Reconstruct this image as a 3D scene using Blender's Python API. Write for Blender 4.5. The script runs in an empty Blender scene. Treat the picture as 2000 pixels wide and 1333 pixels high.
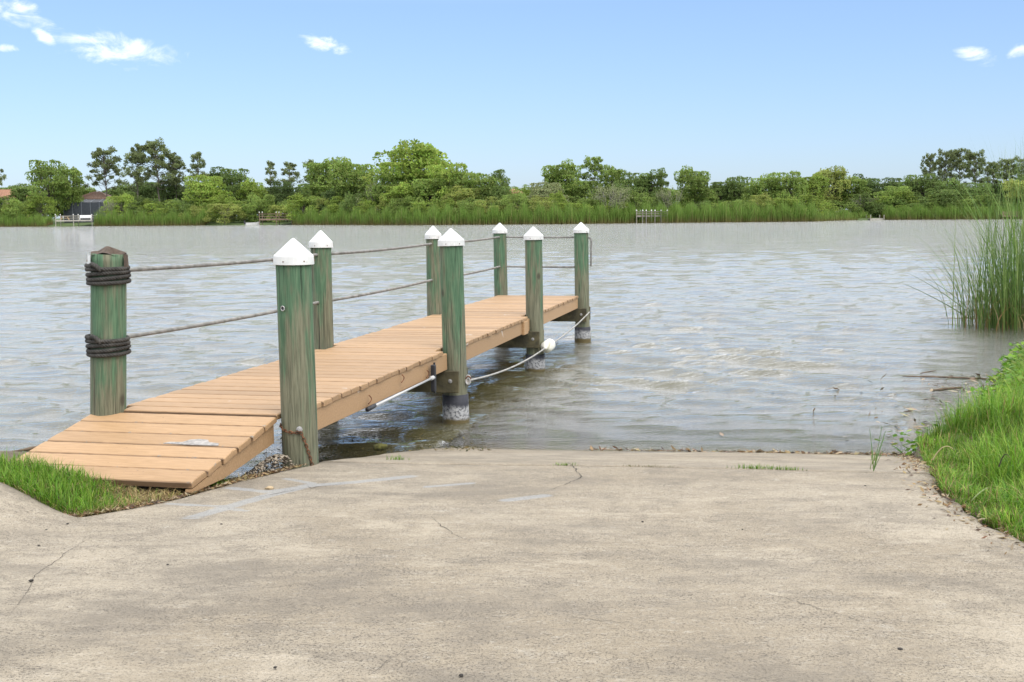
import bpy, math, random
import numpy as np
from mathutils import Matrix, Vector
rnd = random.Random(7); rng = np.random.default_rng(11)
sc = bpy.context.scene
R = math.radians
# ------------------------------------------------------------------ camera
FOC, PITCH, ROLL, CAMZ = 2350.3, 0.1053904, -0.0101532, 1.94     # focal in px of a 2000 px wide frame
cp, sp, cr, sr = math.cos(PITCH), math.sin(PITCH), math.cos(ROLL), math.sin(ROLL)
_r, _u, FWD = np.array([1, 0, 0.]), np.array([0, sp, cp]), np.array([0, cp, -sp])
RGT, UPV = cr*_r + sr*_u, cr*_u - sr*_r
CAM = np.array([0, 0, CAMZ])
cam = bpy.data.cameras.new('camera'); cam.sensor_width = 36; cam.lens = FOC/2000*36
cam.clip_start = .05; cam.clip_end = 12000
camo = bpy.data.objects.new('camera', cam); sc.collection.objects.link(camo)
m = Matrix.Identity(4)
for i in range(3):
    m[i][0], m[i][1], m[i][2], m[i][3] = RGT[i], UPV[i], -FWD[i], CAM[i]
camo.matrix_world = m; sc.camera = camo
# ------------------------------------------------------------------ sky and sun
SUN_EL, SUN_AZ = R(52), R(140)            # azimuth clockwise from +Y (the view direction)
world = bpy.data.worlds.new('World'); sc.world = world; world.use_nodes = True
SKY_STRENGTH, SUN_STRENGTH, EXPOSURE = .105, 1.7, 0.47
sun = bpy.data.lights.new('sun', 'SUN'); sun.energy = SUN_STRENGTH; sun.angle = R(38); sun.color = (1, .955, .89)
suno = bpy.data.objects.new('sun', sun); sc.collection.objects.link(suno)
sd = Vector((math.sin(SUN_AZ)*math.cos(SUN_EL), math.cos(SUN_AZ)*math.cos(SUN_EL), math.sin(SUN_EL)))
suno.rotation_euler = sd.to_track_quat('Z', 'Y').to_euler(); suno.location = (6, -8, 14)
sc.view_settings.view_transform = 'Standard'; sc.view_settings.look = 'None'
sc.view_settings.exposure = EXPOSURE; sc.view_settings.gamma = 1
sc.view_settings.use_curve_mapping = False

def pxray(x, y):
    return FWD + (x-1000)/FOC*RGT - (y-666.5)/FOC*UPV
def at_z(x, y, z):
    d = pxray(x, y); return CAM + d*((z-CAMZ)/d[2])
def at_dist(x, y, Y):
    d = pxray(x, y); return CAM + d*(Y/d[1])

class NT:
    """small node-tree helper"""
    def __init__(s, tree): s.t = tree; s.n = tree.nodes; s.l = tree.links
    def new(s, typ, **kw):
        n = s.n.new(typ)
        for k, v in kw.items():
            if k in n.inputs: s.set(n.inputs[k], v)
            else: setattr(n, k, v)
        return n
    def set(s, inp, v):
        if hasattr(v, 'is_output'): s.l.new(v, inp)
        else:
            if isinstance(v, (tuple, list)) and len(v) == 3 and inp.type == 'RGBA': v = (*v, 1)
            inp.default_value = v
    def math(s, op, a, b=None, clamp=False):
        n = s.n.new('ShaderNodeMath'); n.operation = op; n.use_clamp = clamp
        s.set(n.inputs[0], a)
        if b is not None: s.set(n.inputs[1], b)
        return n.outputs[0]
    def vmath(s, op, a, b=None):
        n = s.n.new('ShaderNodeVectorMath'); n.operation = op
        s.set(n.inputs[0], a)
        if b is not None: s.set(n.inputs[1], b)
        return n.outputs['Value'] if op in ('DOT_PRODUCT', 'LENGTH') else n.outputs[0]
    def mix(s, fac, a, b, blend='MIX'):
        n = s.n.new('ShaderNodeMix'); n.data_type = 'RGBA'; n.blend_type = blend
        s.set(n.inputs[0], fac); s.set(n.inputs[6], a); s.set(n.inputs[7], b)
        return n.outputs[2]
    def ramp(s, v, lo, hi, a=0., b=1.):
        n = s.n.new('ShaderNodeMapRange'); n.interpolation_type = 'SMOOTHSTEP'
        for i, q in enumerate((v, lo, hi, a, b)): s.set(n.inputs[i], q)
        return n.outputs[0]
    def noise(s, vec, scale, detail=3, rough=.55, dist=0.):
        n = s.n.new('ShaderNodeTexNoise'); s.set(n.inputs['Vector'], vec)
        for k, v in (('Scale', scale), ('Detail', detail), ('Roughness', rough), ('Distortion', dist)): n.inputs[k].default_value = v
        return n.outputs['Fac']
    def scale(s, vec, k):
        n = s.n.new('ShaderNodeVectorMath'); n.operation = 'MULTIPLY'; s.set(n.inputs[0], vec); n.inputs[1].default_value = k
        return n.outputs[0]
    def attr(s, name):
        n = s.n.new('ShaderNodeAttribute'); n.attribute_name = name; return n
    def bump(s, h, strength, dist=.02, normal=None):
        n = s.n.new('ShaderNodeBump'); s.set(n.inputs['Height'], h); n.inputs['Strength'].default_value = strength
        n.inputs['Distance'].default_value = dist
        if normal is not None: s.set(n.inputs['Normal'], normal)
        return n.outputs[0]

# sky: Nishita plus a few small drifting clouds fixed in the sky's own directions
w = NT(world.node_tree); w.n.clear()
sky = w.new('ShaderNodeTexSky'); sky.sky_type = 'NISHITA'; sky.sun_disc = False
sky.sun_elevation = SUN_EL; sky.sun_rotation = SUN_AZ
sky.air_density = 1.0; sky.dust_density = .6; sky.ozone_density = 3.0; sky.altitude = 0
geo = w.new('ShaderNodeNewGeometry')
dirv = w.vmath('NORMALIZE', w.scale(geo.outputs['Incoming'], (-1, -1, -1)))
CLOUDS = [(30, 25, 95, 24, 12), (235, 97, 120, 30, 5), (84, 70, 30, 11, 38), (640, 86, 52, 15, 12),
          (1910, 110, 36, 15, 12), (1994, 100, 26, 14, -12), (5, 95, 24, 8, 0), (-330, 60, 190, 40, 5), (2350, 50, 160, 36, -6),
          (-900, 120, 240, 46, 4), (2900, 110, 200, 50, 0)]
tot = None
nz = w.noise(w.scale(dirv, (1, 1, 1.9)), 26, 7, .62, .9); nz2 = w.noise(dirv, 110, 4, .6)
for (x, y, sx, sy, tilt) in CLOUDS:
    c = pxray(x, y); c = c/np.linalg.norm(c)
    e1 = np.cross(c, [0, 0, 1]); e1 /= np.linalg.norm(e1); e2 = np.cross(e1, c)
    ct, st = math.cos(R(-tilt)), math.sin(R(-tilt))
    a1, a2 = ct*e1 + st*e2, ct*e2 - st*e1
    ka = FOC/sx; kb = FOC/sy
    A = w.math('MULTIPLY', w.vmath('DOT_PRODUCT', dirv, tuple(a1)), ka)
    B = w.math('MULTIPLY', w.vmath('DOT_PRODUCT', dirv, tuple(a2)), kb)
    front = w.math('GREATER_THAN', w.vmath('DOT_PRODUCT', dirv, tuple(c)), .2)
    q = w.math('SUBTRACT', 1.0, w.math('ADD', w.math('MULTIPLY', A, A), w.math('MULTIPLY', B, B)))
    q = w.math('ADD', q, w.math('MULTIPLY', w.math('SUBTRACT', nz, .505), 5.0))
    q = w.math('ADD', q, w.math('MULTIPLY', w.math('SUBTRACT', nz2, .5), 1.0))
    q = w.math('MULTIPLY', w.ramp(q, .0, 1.9), front)
    tot = q if tot is None else w.math('MAXIMUM', tot, q)
tint = w.mix(1.0, sky.outputs[0], (.93, .985, 1.19), 'MULTIPLY')
tint = w.mix(.32, tint, (3.3, 5.0, 7.3))
# thin bright cloud deck higher up, all round the sky: the water mirrors it and nothing casts a hard shadow
el = w.new('ShaderNodeSeparateXYZ', Vector=dirv).outputs[2]
deck = w.noise(w.scale(dirv, (1, 1, 2.2)), 3.2, 6, .6, .6)
cover = w.math('MULTIPLY', w.ramp(el, .165, .24), w.ramp(deck, .30, .54, .60, 1.0))
tint = w.mix(cover, tint, (13.2, 13.4, 13.8))
skyc = w.mix(w.math('MULTIPLY', tot, .85), tint, (9.6, 9.8, 10.2))
bg = w.new('ShaderNodeBackground', Color=skyc, Strength=SKY_STRENGTH)
wo = w.new('ShaderNodeOutputWorld'); w.l.new(bg.outputs[0], wo.inputs[0])

# ------------------------------------------------------------------ helpers: meshes and objects
def link(o, parent=None):
    sc.collection.objects.link(o)
    if parent is not None: o.parent = parent
    return o
def tag(o, label=None, cat=None, group=None, kind=None):
    if label: o['label'] = label
    if cat: o['category'] = cat
    if group: o['group'] = group
    if kind: o['kind'] = kind
    return o
def empty(name, loc=(0, 0, 0), rz=0, label=None, cat=None, group=None):
    o = bpy.data.objects.new(name, None); o.empty_display_size = .2
    o.location = loc; o.rotation_euler = (0, 0, rz); link(o)
    return tag(o, label, cat, group)
def mesh_np(name, V, F, mat=None, smooth=False, cols=None, fattrs=None):
    """V (n,3); F: list of index arrays, each (k,3) or (k,4)"""
    me = bpy.data.meshes.new(name); V = np.asarray(V, np.float32)
    if not isinstance(F, list): F = [F]
    F = [np.asarray(f, np.int32) for f in F if len(f)]
    me.vertices.add(len(V)); me.vertices.foreach_set('co', V.ravel())
    idx = np.concatenate([f.ravel() for f in F]); tot = np.concatenate([np.full(len(f), f.shape[1], np.int32) for f in F])
    st = np.concatenate([[0], np.cumsum(tot)[:-1]]).astype(np.int32)
    me.loops.add(len(idx)); me.loops.foreach_set('vertex_index', idx)
    me.polygons.add(len(tot)); me.polygons.foreach_set('loop_start', st); me.polygons.foreach_set('loop_total', tot)
    me.polygons.foreach_set('use_smooth', np.full(len(tot), bool(smooth)))
    if cols is not None:
        a = me.attributes.new('col', 'FLOAT_COLOR', 'POINT')
        c = np.ones((len(V), 4), np.float32); c[:, :3] = cols; a.data.foreach_set('color', c.ravel())
    for k, v in (fattrs or {}).items():
        a = me.attributes.new(k, 'FLOAT', 'POINT'); a.data.foreach_set('value', np.asarray(v, np.float32).ravel())
    if mat: me.materials.append(mat)
    me.update(calc_edges=True); me.validate()
    return me
def add(name, me, parent=None, loc=(0, 0, 0), rot=(0, 0, 0)):
    o = bpy.data.objects.new(name, me); o.location = loc; o.rotation_euler = rot
    return link(o, parent)

class MB:
    def __init__(s): s.v = []; s.q = []; s.t = []; s.n = 0
    def put(s, V, Q=None, T=None):
        V = np.asarray(V, float); s.v.append(V)
        if Q is not None and len(Q): s.q.append(np.asarray(Q)+s.n)
        if T is not None and len(T): s.t.append(np.asarray(T)+s.n)
        s.n += len(V); return s
    def box(s, lo, hi, bev=0., M=None):
        """box with chamfered edges when bev > 0"""
        lo, hi = np.array(lo, float), np.array(hi, float)
        if bev <= 0:
            V = np.array([[x, y, z] for x in (lo[0], hi[0]) for y in (lo[1], hi[1]) for z in (lo[2], hi[2])])
            Q = [[0, 1, 3, 2], [4, 6, 7, 5], [0, 4, 5, 1], [2, 3, 7, 6], [0, 2, 6, 4], [1, 5, 7, 3]]; T = None
        else:
            V = []; ids = {}
            for ix in (0, 1):
                for iy in (0, 1):
                    for iz in (0, 1):
                        c = [hi[0] if ix else lo[0], hi[1] if iy else lo[1], hi[2] if iz else lo[2]]
                        sg = [-1 if ix else 1, -1 if iy else 1, -1 if iz else 1]
                        for ax in range(3):
                            p = [c[k] + (0 if k == ax else sg[k]*bev) for k in range(3)]
                            ids[(ix, iy, iz, ax)] = len(V); V.append(p)
            Q = []; T = []
            for ax in range(3):
                o = [k for k in range(3) if k != ax]
                for sd_ in (0, 1):
                    ring = []
                    for a, b in ((0, 0), (1, 0), (1, 1), (0, 1)):
                        k = [0, 0, 0]; k[ax] = sd_; k[o[0]] = a; k[o[1]] = b; ring.append(ids[(*k, ax)])
                    flip = (sd_ == 0) ^ (ax == 1)
                    Q.append(ring[::-1] if flip else ring)
                for a in (0, 1):
                    for b in (0, 1):
                        k0 = [0, 0, 0]; k0[o[0]] = a; k0[o[1]] = b; k1 = list(k0); k1[ax] = 1
                        Q.append([ids[(*k0, o[0])], ids[(*k1, o[0])], ids[(*k1, o[1])], ids[(*k0, o[1])]])
            for ix in (0, 1):
                for iy in (0, 1):
                    for iz in (0, 1): T.append([ids[(ix, iy, iz, k)] for k in range(3)])
            V = np.array(V)
        V = np.array(V, float)
        if M is not None: V = V @ np.array(M)[:3, :3].T + np.array(M)[:3, 3]
        return s.put(V, Q, T)
    def tube(s, path, rad, sides=8, cap=True):
        P = np.asarray(path, float); n = len(P); rad = np.broadcast_to(np.asarray(rad, float), (n,))
        T, N, B = frames(P)
        a = np.linspace(0, 2*math.pi, sides, endpoint=False)
        V = P[:, None] + rad[:, None, None]*(np.cos(a)[None, :, None]*N[:, None] + np.sin(a)[None, :, None]*B[:, None])
        V = V.reshape(-1, 3); Q = gridq(n, sides, True)
        if cap:
            V = np.vstack([V, P[0], P[-1]]); k = n*sides
            T_ = [[k, (j+1) % sides, j] for j in range(sides)] + [[k+1, (n-1)*sides+j, (n-1)*sides+(j+1) % sides] for j in range(sides)]
        else: T_ = None
        return s.put(V, Q, T_)
    def lathe(s, prof, sides=20, centre=(0, 0, 0), wob=None):
        pr = np.asarray(prof, float); n = len(pr); a = np.linspace(0, 2*math.pi, sides, endpoint=False)
        r = pr[:, 0][:, None]*np.ones(sides)
        if wob is not None: r = r*wob
        V = np.stack([r*np.cos(a)+centre[0], r*np.sin(a)+centre[1], np.repeat(pr[:, 1][:, None], sides, 1)+centre[2]], -1).reshape(-1, 3)
        return s.put(V, gridq(n, sides, True))
    def mesh(s, name, mat=None, smooth=False, cols=None):
        F = []
        if s.q: F.append(np.concatenate(s.q))
        if s.t: F.append(np.concatenate(s.t))
        return mesh_np(name, np.concatenate(s.v), F, mat, smooth, cols)
def gridq(n, k, wrap=False):
    i = np.arange(n-1)[:, None]; j = np.arange(k if wrap else k-1)[None]
    j2 = (j+1) % k
    return np.stack([i*k+j, i*k+j2, (i+1)*k+j2, (i+1)*k+j], -1).reshape(-1, 4)
def frames(P):
    T = np.gradient(P, axis=0); T /= np.linalg.norm(T, axis=1)[:, None]+1e-12
    N = np.zeros_like(P); r0 = np.array([0, 0, 1.]) if abs(T[0][2]) < .9 else np.array([1., 0, 0])
    v = np.cross(T[0], r0); v /= np.linalg.norm(v)
    for i in range(len(P)):
        v = v - T[i]*(v@T[i]); v /= np.linalg.norm(v)+1e-12; N[i] = v
    return T, N, np.cross(T, N)
def resample(P, ds):
    P = np.asarray(P, float); d = np.concatenate([[0], np.cumsum(np.linalg.norm(np.diff(P, axis=0), axis=1))])
    s = np.linspace(0, d[-1], max(4, int(d[-1]/ds)+1)); return np.stack([np.interp(s, d, P[:, k]) for k in range(3)], -1), s
def rope_into(mb, path, r, pitch=None, sides=6, strands=3):
    pitch = pitch or r*4.6
    P, s = resample(path, pitch/8); T, N, B = frames(P)
    for k in range(strands):
        a = 2*math.pi*(s/pitch + k/strands)
        C = P + .52*r*(np.cos(a)[:, None]*N + np.sin(a)[:, None]*B)
        mb.tube(C, r*.56, sides)
    return mb

# ------------------------------------------------------------------ materials
def material(name):
    mt = bpy.data.materials.new(name); mt.use_nodes = True
    t = NT(mt.node_tree); bs = t.n['Principled BSDF']; return mt, t, bs
def simple(name, col, rough=.7, var=.25, scale=6., bump=.2, metal=0., stain=None, bscale=None):
    mt, t, b = material(name); tc = t.new('ShaderNodeTexCoord').outputs['Object']
    n = t.noise(tc, scale, 5, .6)
    c = t.mix(t.ramp(n, .3, .7), tuple(np.array(col)*(1-var)), tuple(np.minimum(1, np.array(col)*(1+var))))
    if stain:
        n2 = t.noise(tc, scale*.45, 4, .65, .6); c = t.mix(t.ramp(n2, .52, .72), c, stain)
    t.set(b.inputs['Base Color'], c); b.inputs['Roughness'].default_value = rough; b.inputs['Metallic'].default_value = metal
    if bump: t.set(b.inputs['Normal'], t.bump(t.noise(tc, bscale or scale*5, 4, .6), bump, .01))
    return mt

# tan painted boards
def board_paint(name, wear):
    mt, t, b = material(name); tc = t.new('ShaderNodeTexCoord').outputs['Object']
    oi = t.new('ShaderNodeObjectInfo')
    off = t.vmath('ADD', tc, t.scale(oi.outputs['Location'], (3.1, 2.3, 1.7)))
    g = t.noise(t.scale(off, (2.5, 26, 26)), 3.0, 5, .6)
    base = t.mix(t.ramp(g, .3, .72), (.335, .205, .100), (.425, .266, .140))
    tone = t.math('ADD', .84, t.math('MULTIPLY', oi.outputs['Random'], .27))
    base = t.mix(1.0, base, t.new('ShaderNodeCombineColor', Red=tone, Green=tone, Blue=tone).outputs[0], 'MULTIPLY')
    d1 = t.noise(off, 5.5, 5, .7, .3)
    base = t.mix(t.ramp(d1, .56, .78, 0, .5), base, (.30, .18, .095))
    wt = t.noise(off, 3.1, 3, .6, 1.2); base = t.mix(t.ramp(wt, .69, .75, 0, .6), base, (.60, .56, .50))
    sp_ = t.noise(off, 60, 2, .5); base = t.mix(t.ramp(sp_, .70, .78, 0, .8), base, (.13, .08, .05))
    at = t.attr('edge').outputs['Fac']
    wn = t.noise(off, 22, 4, .7); k = t.math('ADD', t.math('MULTIPLY', at, wear), t.math('MULTIPLY', t.math('SUBTRACT', wn, .5), 1.1))
    chip = t.ramp(k, .52, .62)
    base = t.mix(chip, base, t.mix(t.ramp(wn, .4, .65), (.085, .065, .045), (.27, .235, .19)))
    base = t.mix(t.math('MULTIPLY', t.attr('gap').outputs['Fac'], .85), base, (.085, .048, .026))      # shade between the boards painted into their rims, along with grime
    t.set(b.inputs['Base Color'], base); b.inputs['Roughness'].default_value = .62
    h = t.math('SUBTRACT', t.math('ADD', g, t.math('MULTIPLY', t.noise(off, 120, 2), .4)), t.math('MULTIPLY', chip, 1.2))
    t.set(b.inputs['Normal'], t.bump(h, .32, .004)); return mt
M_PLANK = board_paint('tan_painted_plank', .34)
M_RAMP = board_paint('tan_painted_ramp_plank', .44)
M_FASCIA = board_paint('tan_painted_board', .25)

def pile_mat():
    mt, t, b = material('green_treated_pile'); tc = t.new('ShaderNodeTexCoord').outputs['Object']
    oi = t.new('ShaderNodeObjectInfo')
    off = t.vmath('ADD', tc, t.scale(oi.outputs['Location'], (5.1, 3.7, 2.9)))
    st = t.noise(t.scale(off, (9, 9, .85)), 2.2, 6, .62, .4)
    fine = t.noise(t.scale(off, (42, 42, 2.2)), 2.0, 4, .6)
    big = t.noise(t.scale(off, (3, 3, .9)), 1.6, 3, .6)
    green = t.mix(t.ramp(fine, .3, .7), (.046, .105, .055), (.105, .190, .105))
    grey = t.mix(t.ramp(fine, .3, .7), (.100, .098, .060), (.205, .195, .128))
    sepz = t.new('ShaderNodeSeparateXYZ', Vector=tc).outputs[2]
    k = t.math('ADD', t.math('MULTIPLY', st, .75), t.math('MULTIPLY', big, .55))
    k = t.math('SUBTRACT', k, t.math('MULTIPLY', t.ramp(sepz, .2, 1.65), .17))
    c = t.mix(t.ramp(k, .43, .63, 0, .95), green, grey)
    dk = t.noise(t.scale(off, (16, 16, 1.1)), 1.7, 5, .7, .8); c = t.mix(t.ramp(dk, .57, .74, 0, .8), c, (.035, .037, .022))
    sl = t.noise(t.scale(off, (38, 38, .5)), 1.5, 3, .6, .2); split = t.ramp(sl, .64, .70); c = t.mix(t.math('MULTIPLY', split, .85), c, (.018, .017, .011))
    vo = t.new('ShaderNodeTexVoronoi', Scale=2.1); t.set(vo.inputs['Vector'], t.scale(off, (1.6, 1.6, 1.0)))
    c = t.mix(t.ramp(vo.outputs['Distance'], .05, .12, .75, 0), c, (.045, .035, .022))
    t.set(b.inputs['Base Color'], c); b.inputs['Roughness'].default_value = .78
    t.set(b.inputs['Normal'], t.bump(t.math('SUBTRACT', t.math('ADD', fine, t.math('MULTIPLY', st, 1.3)), t.math('MULTIPLY', split, 1.5)), .8, .010)); return mt
M_PILE = pile_mat()
M_CAP = simple('white_plastic_cap', (.64, .64, .63), .55, .1, 9, .1, stain=(.40, .39, .36))
M_BEAM = simple('weathered_wet_beam', (.085, .072, .036), .75, .45, 5, .5, stain=(.035, .032, .018))
M_ROPE = simple('grey_rope', (.24, .235, .22), .9, .3, 14, .3, stain=(.12, .115, .105))
M_ROPEB = simple('black_weathered_rope', (.040, .037, .033), .82, .5, 22, .4, stain=(.085, .078, .068))
M_LINE = simple('pale_line', (.36, .35, .33), .85, .3, 20, .2)
M_RUST = simple('rust', (.17, .075, .035), .85, .45, 30, .4, stain=(.06, .03, .02))
M_FENDER = simple('white_fender', (.68, .67, .60), .5, .1, 8, .15, stain=(.38, .35, .24))
M_BLACK = simple('black_rubber', (.022, .022, .026), .55, .2, 12, .15)
M_PVC = simple('white_pole', (.5, .5, .5), .35, .05, 4, .0)
M_METAL = simple('galvanised_bolt', (.42, .41, .40), .45, .2, 40, .2, metal=.6)
M_BROWN = simple('torn_brown_cap_lining', (.085, .06, .043), .85, .3, 30, .4)
M_STICK = simple('wet_driftwood', (.11, .078, .05), .8, .4, 8, .5)
M_STONE = simple('pebble', (.25, .21, .16), .85, .4, 20, .4)
M_SLEEVE = None
def sleeve_mat():
    mt, t, b = material('pile_sleeve_with_barnacles'); tc = t.new('ShaderNodeTexCoord').outputs['Object']
    z = t.new('ShaderNodeSeparateXYZ', Vector=tc).outputs[2]
    n = t.noise(tc, 9, 5, .7); n2 = t.noise(tc, 42, 4, .75)
    k = t.math('ADD', t.ramp(z, .27, .07), t.math('MULTIPLY', t.math('SUBTRACT', n, .5), 1.2))
    k = t.math('MULTIPLY', t.ramp(k, .4, .8), t.ramp(n2, .36, .56))
    c = t.mix(k, t.mix(n, (.018, .019, .026), (.045, .046, .058)), (.40, .40, .40))
    algae = t.ramp(t.math('ADD', z, t.math('MULTIPLY', t.math('SUBTRACT', n, .5), .08)), .055, .025)
    c = t.mix(algae, c, (.10, .075, .025))
    t.set(b.inputs['Base Color'], c); b.inputs['Roughness'].default_value = .7
    t.set(b.inputs['Normal'], t.bump(n2, .6, .01)); return mt
M_SLEEVE = sleeve_mat()

def concrete_mat():
    mt, t, b = material('weathered_concrete'); tc = t.new('ShaderNodeNewGeometry').outputs['Position']
    big = t.noise(tc, .55, 5, .62, .4); mid = t.noise(t.scale(tc, (1, 2.2, 1)), 2.6, 5, .68, .3)
    streak = t.noise(t.scale(tc, (8, 24, 8)), 1.0, 7, .78, .8)
    streak2 = t.noise(t.scale(tc, (22, 70, 22)), 1.0, 5, .75, .6)
    mot = t.noise(tc, 8, 5, .75, .5); mot2 = t.noise(t.scale(tc, (1, 1.6, 1)), 30, 4, .75); grain = t.noise(tc, 110, 3, .75); grit = t.noise(tc, 330, 2, .6)
    c = t.mix(t.ramp(big, .34, .66), (.312, .258, .184), (.400, .342, .258))
    c = t.mix(t.ramp(mid, .48, .70, 0, .6), c, (.215, .182, .140))
    c = t.mix(t.ramp(streak, .53, .72, 0, .55), c, (.165, .142, .112))
    c = t.mix(t.ramp(streak2, .56, .70, 0, .7), c, (.14, .12, .095))
    c = t.mix(t.ramp(streak, .44, .28, 0, .5), c, (.47, .43, .365))
    c = t.mix(t.ramp(mot, .52, .72, 0, .45), c, (.20, .172, .130)); c = t.mix(t.ramp(mot, .44, .26, 0, .5), c, (.46, .415, .345))
    c = t.mix(t.ramp(mot2, .55, .72, 0, .42), c, (.20, .168, .125)); c = t.mix(t.ramp(mot2, .46, .32, 0, .45), c, (.50, .455, .385))
    pits = t.math('MULTIPLY', t.ramp(grain, .55, .64), t.ramp(mid, .36, .60, .45, 1))
    c = t.mix(t.math('MULTIPLY', pits, .78), c, (.085, .073, .056))
    c = t.mix(t.ramp(grit, .60, .72, 0, .4), c, (.60, .54, .45))
    c = t.mix(t.ramp(grit, .40, .30, 0, .5), c, (.16, .135, .105))
    blot = t.noise(t.scale(tc, (1, 1.5, 1)), 1.0, 7, .74, .15); c = t.mix(t.ramp(blot, .46, .66, 0, .8), c, (.205, .175, .135)); c = t.mix(t.ramp(blot, .46, .30, 0, .6), c, (.52, .45, .345)); b2 = t.noise(t.scale(tc, (1, 1.8, 1)), 2.2, 6, .75, .25); c = t.mix(t.ramp(b2, .56, .72, 0, .5), c, (.18, .155, .12))
    sl = t.math('ADD', t.attr('seal').outputs['Fac'], t.math('MULTIPLY', t.math('SUBTRACT', t.noise(tc, 11, 5, .7), .5), .9))
    c = t.mix(t.ramp(sl, .35, .85, 0, .62), c, t.mix(mid, (.27, .285, .295), (.40, .41, .415)))
    ds = t.math('ADD', t.attr('dirt').outputs['Fac'], t.math('MULTIPLY', t.math('SUBTRACT', t.noise(tc, 6, 5, .7), .5), .8))
    c = t.mix(t.ramp(ds, .35, .85, 0, .75), c, (.15, .125, .09))
    wet = t.attr('wet').outputs['Fac']; c = t.mix(t.math('MULTIPLY', wet, .62), c, (.10, .082, .055)); t.set(b.inputs['Roughness'], t.math('SUBTRACT', .88, t.math('MULTIPLY', wet, .5)))
    ag = t.attr('algae').outputs['Fac']; c = t.mix(ag, c, t.mix(mid, (.16, .115, .030), (.30, .215, .065)))
    t.set(b.inputs['Base Color'], c)
    h = t.math('ADD', t.math('MULTIPLY', grain, 1.0), t.math('ADD', t.math('MULTIPLY', streak, 1.0), t.math('MULTIPLY', pits, -1.0)))
    t.set(b.inputs['Normal'], t.bump(t.math('ADD', h, mot2), .8, .009)); return mt
M_CONC = concrete_mat()
M_CRACK = simple('crack', (.035, .03, .024), .95, .3, 30, 0)

def ground_mat():
    mt, t, b = material('soil'); tc = t.new('ShaderNodeNewGeometry').outputs['Position']
    n = t.noise(tc, 1.6, 5, .65); g = t.noise(tc, 55, 4, .7); far = t.new('ShaderNodeSeparateXYZ', Vector=tc).outputs[1]
    c = t.mix(t.ramp(n, .35, .65), (.105, .080, .052), (.20, .16, .105)); c = t.mix(t.ramp(g, .5, .68, 0, .8), c, (.045, .033, .022))
    turf = t.mix(n, (.045, .075, .018), (.085, .125, .03)); ex = t.new('ShaderNodeSeparateXYZ', Vector=tc).outputs[0]; c = t.mix(t.math('MAXIMUM', t.ramp(far, 26, 60), t.math('MAXIMUM', t.ramp(ex, 3.2, 4.6), t.ramp(ex, -4.0, -5.5))), c, turf)
    t.set(b.inputs['Base Color'], c); b.inputs['Roughness'].default_value = .95
    t.set(b.inputs['Normal'], t.bump(g, .8, .03)); return mt
M_SOIL = ground_mat()

def leaf_mat(name, use_attr=True, transl=.3, rough=.6):
    mt, t, b = material(name)
    if use_attr: c = t.attr('col').outputs['Color']
    else: c = (.1, .17, .03)
    oi = t.new('ShaderNodeObjectInfo')
    c = t.mix(1.0, c, oi.outputs['Color'], 'MULTIPLY')
    t.set(b.inputs['Base Color'], c); b.inputs['Roughness'].default_value = rough
    b.inputs['Specular IOR Level'].default_value = .25
    tr = t.new('ShaderNodeBsdfTranslucent'); t.set(tr.inputs['Color'], c)
    mx = t.new('ShaderNodeMixShader'); mx.inputs[0].default_value = transl
    t.l.new(b.outputs[0], mx.inputs[1]); t.l.new(tr.outputs[0], mx.inputs[2])
    t.l.new(mx.outputs[0], t.n['Material Output'].inputs[0]); return mt
M_LEAF = leaf_mat('foliage', transl=.52); M_GRASS = leaf_mat('grass_blades', transl=.35, rough=.5)
M_BARK = simple('bark', (.13, .11, .09), .9, .35, 3, .4); M_PALE = simple('pale_bark', (.27, .25, .21), .9, .2, 3, .2)

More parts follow.
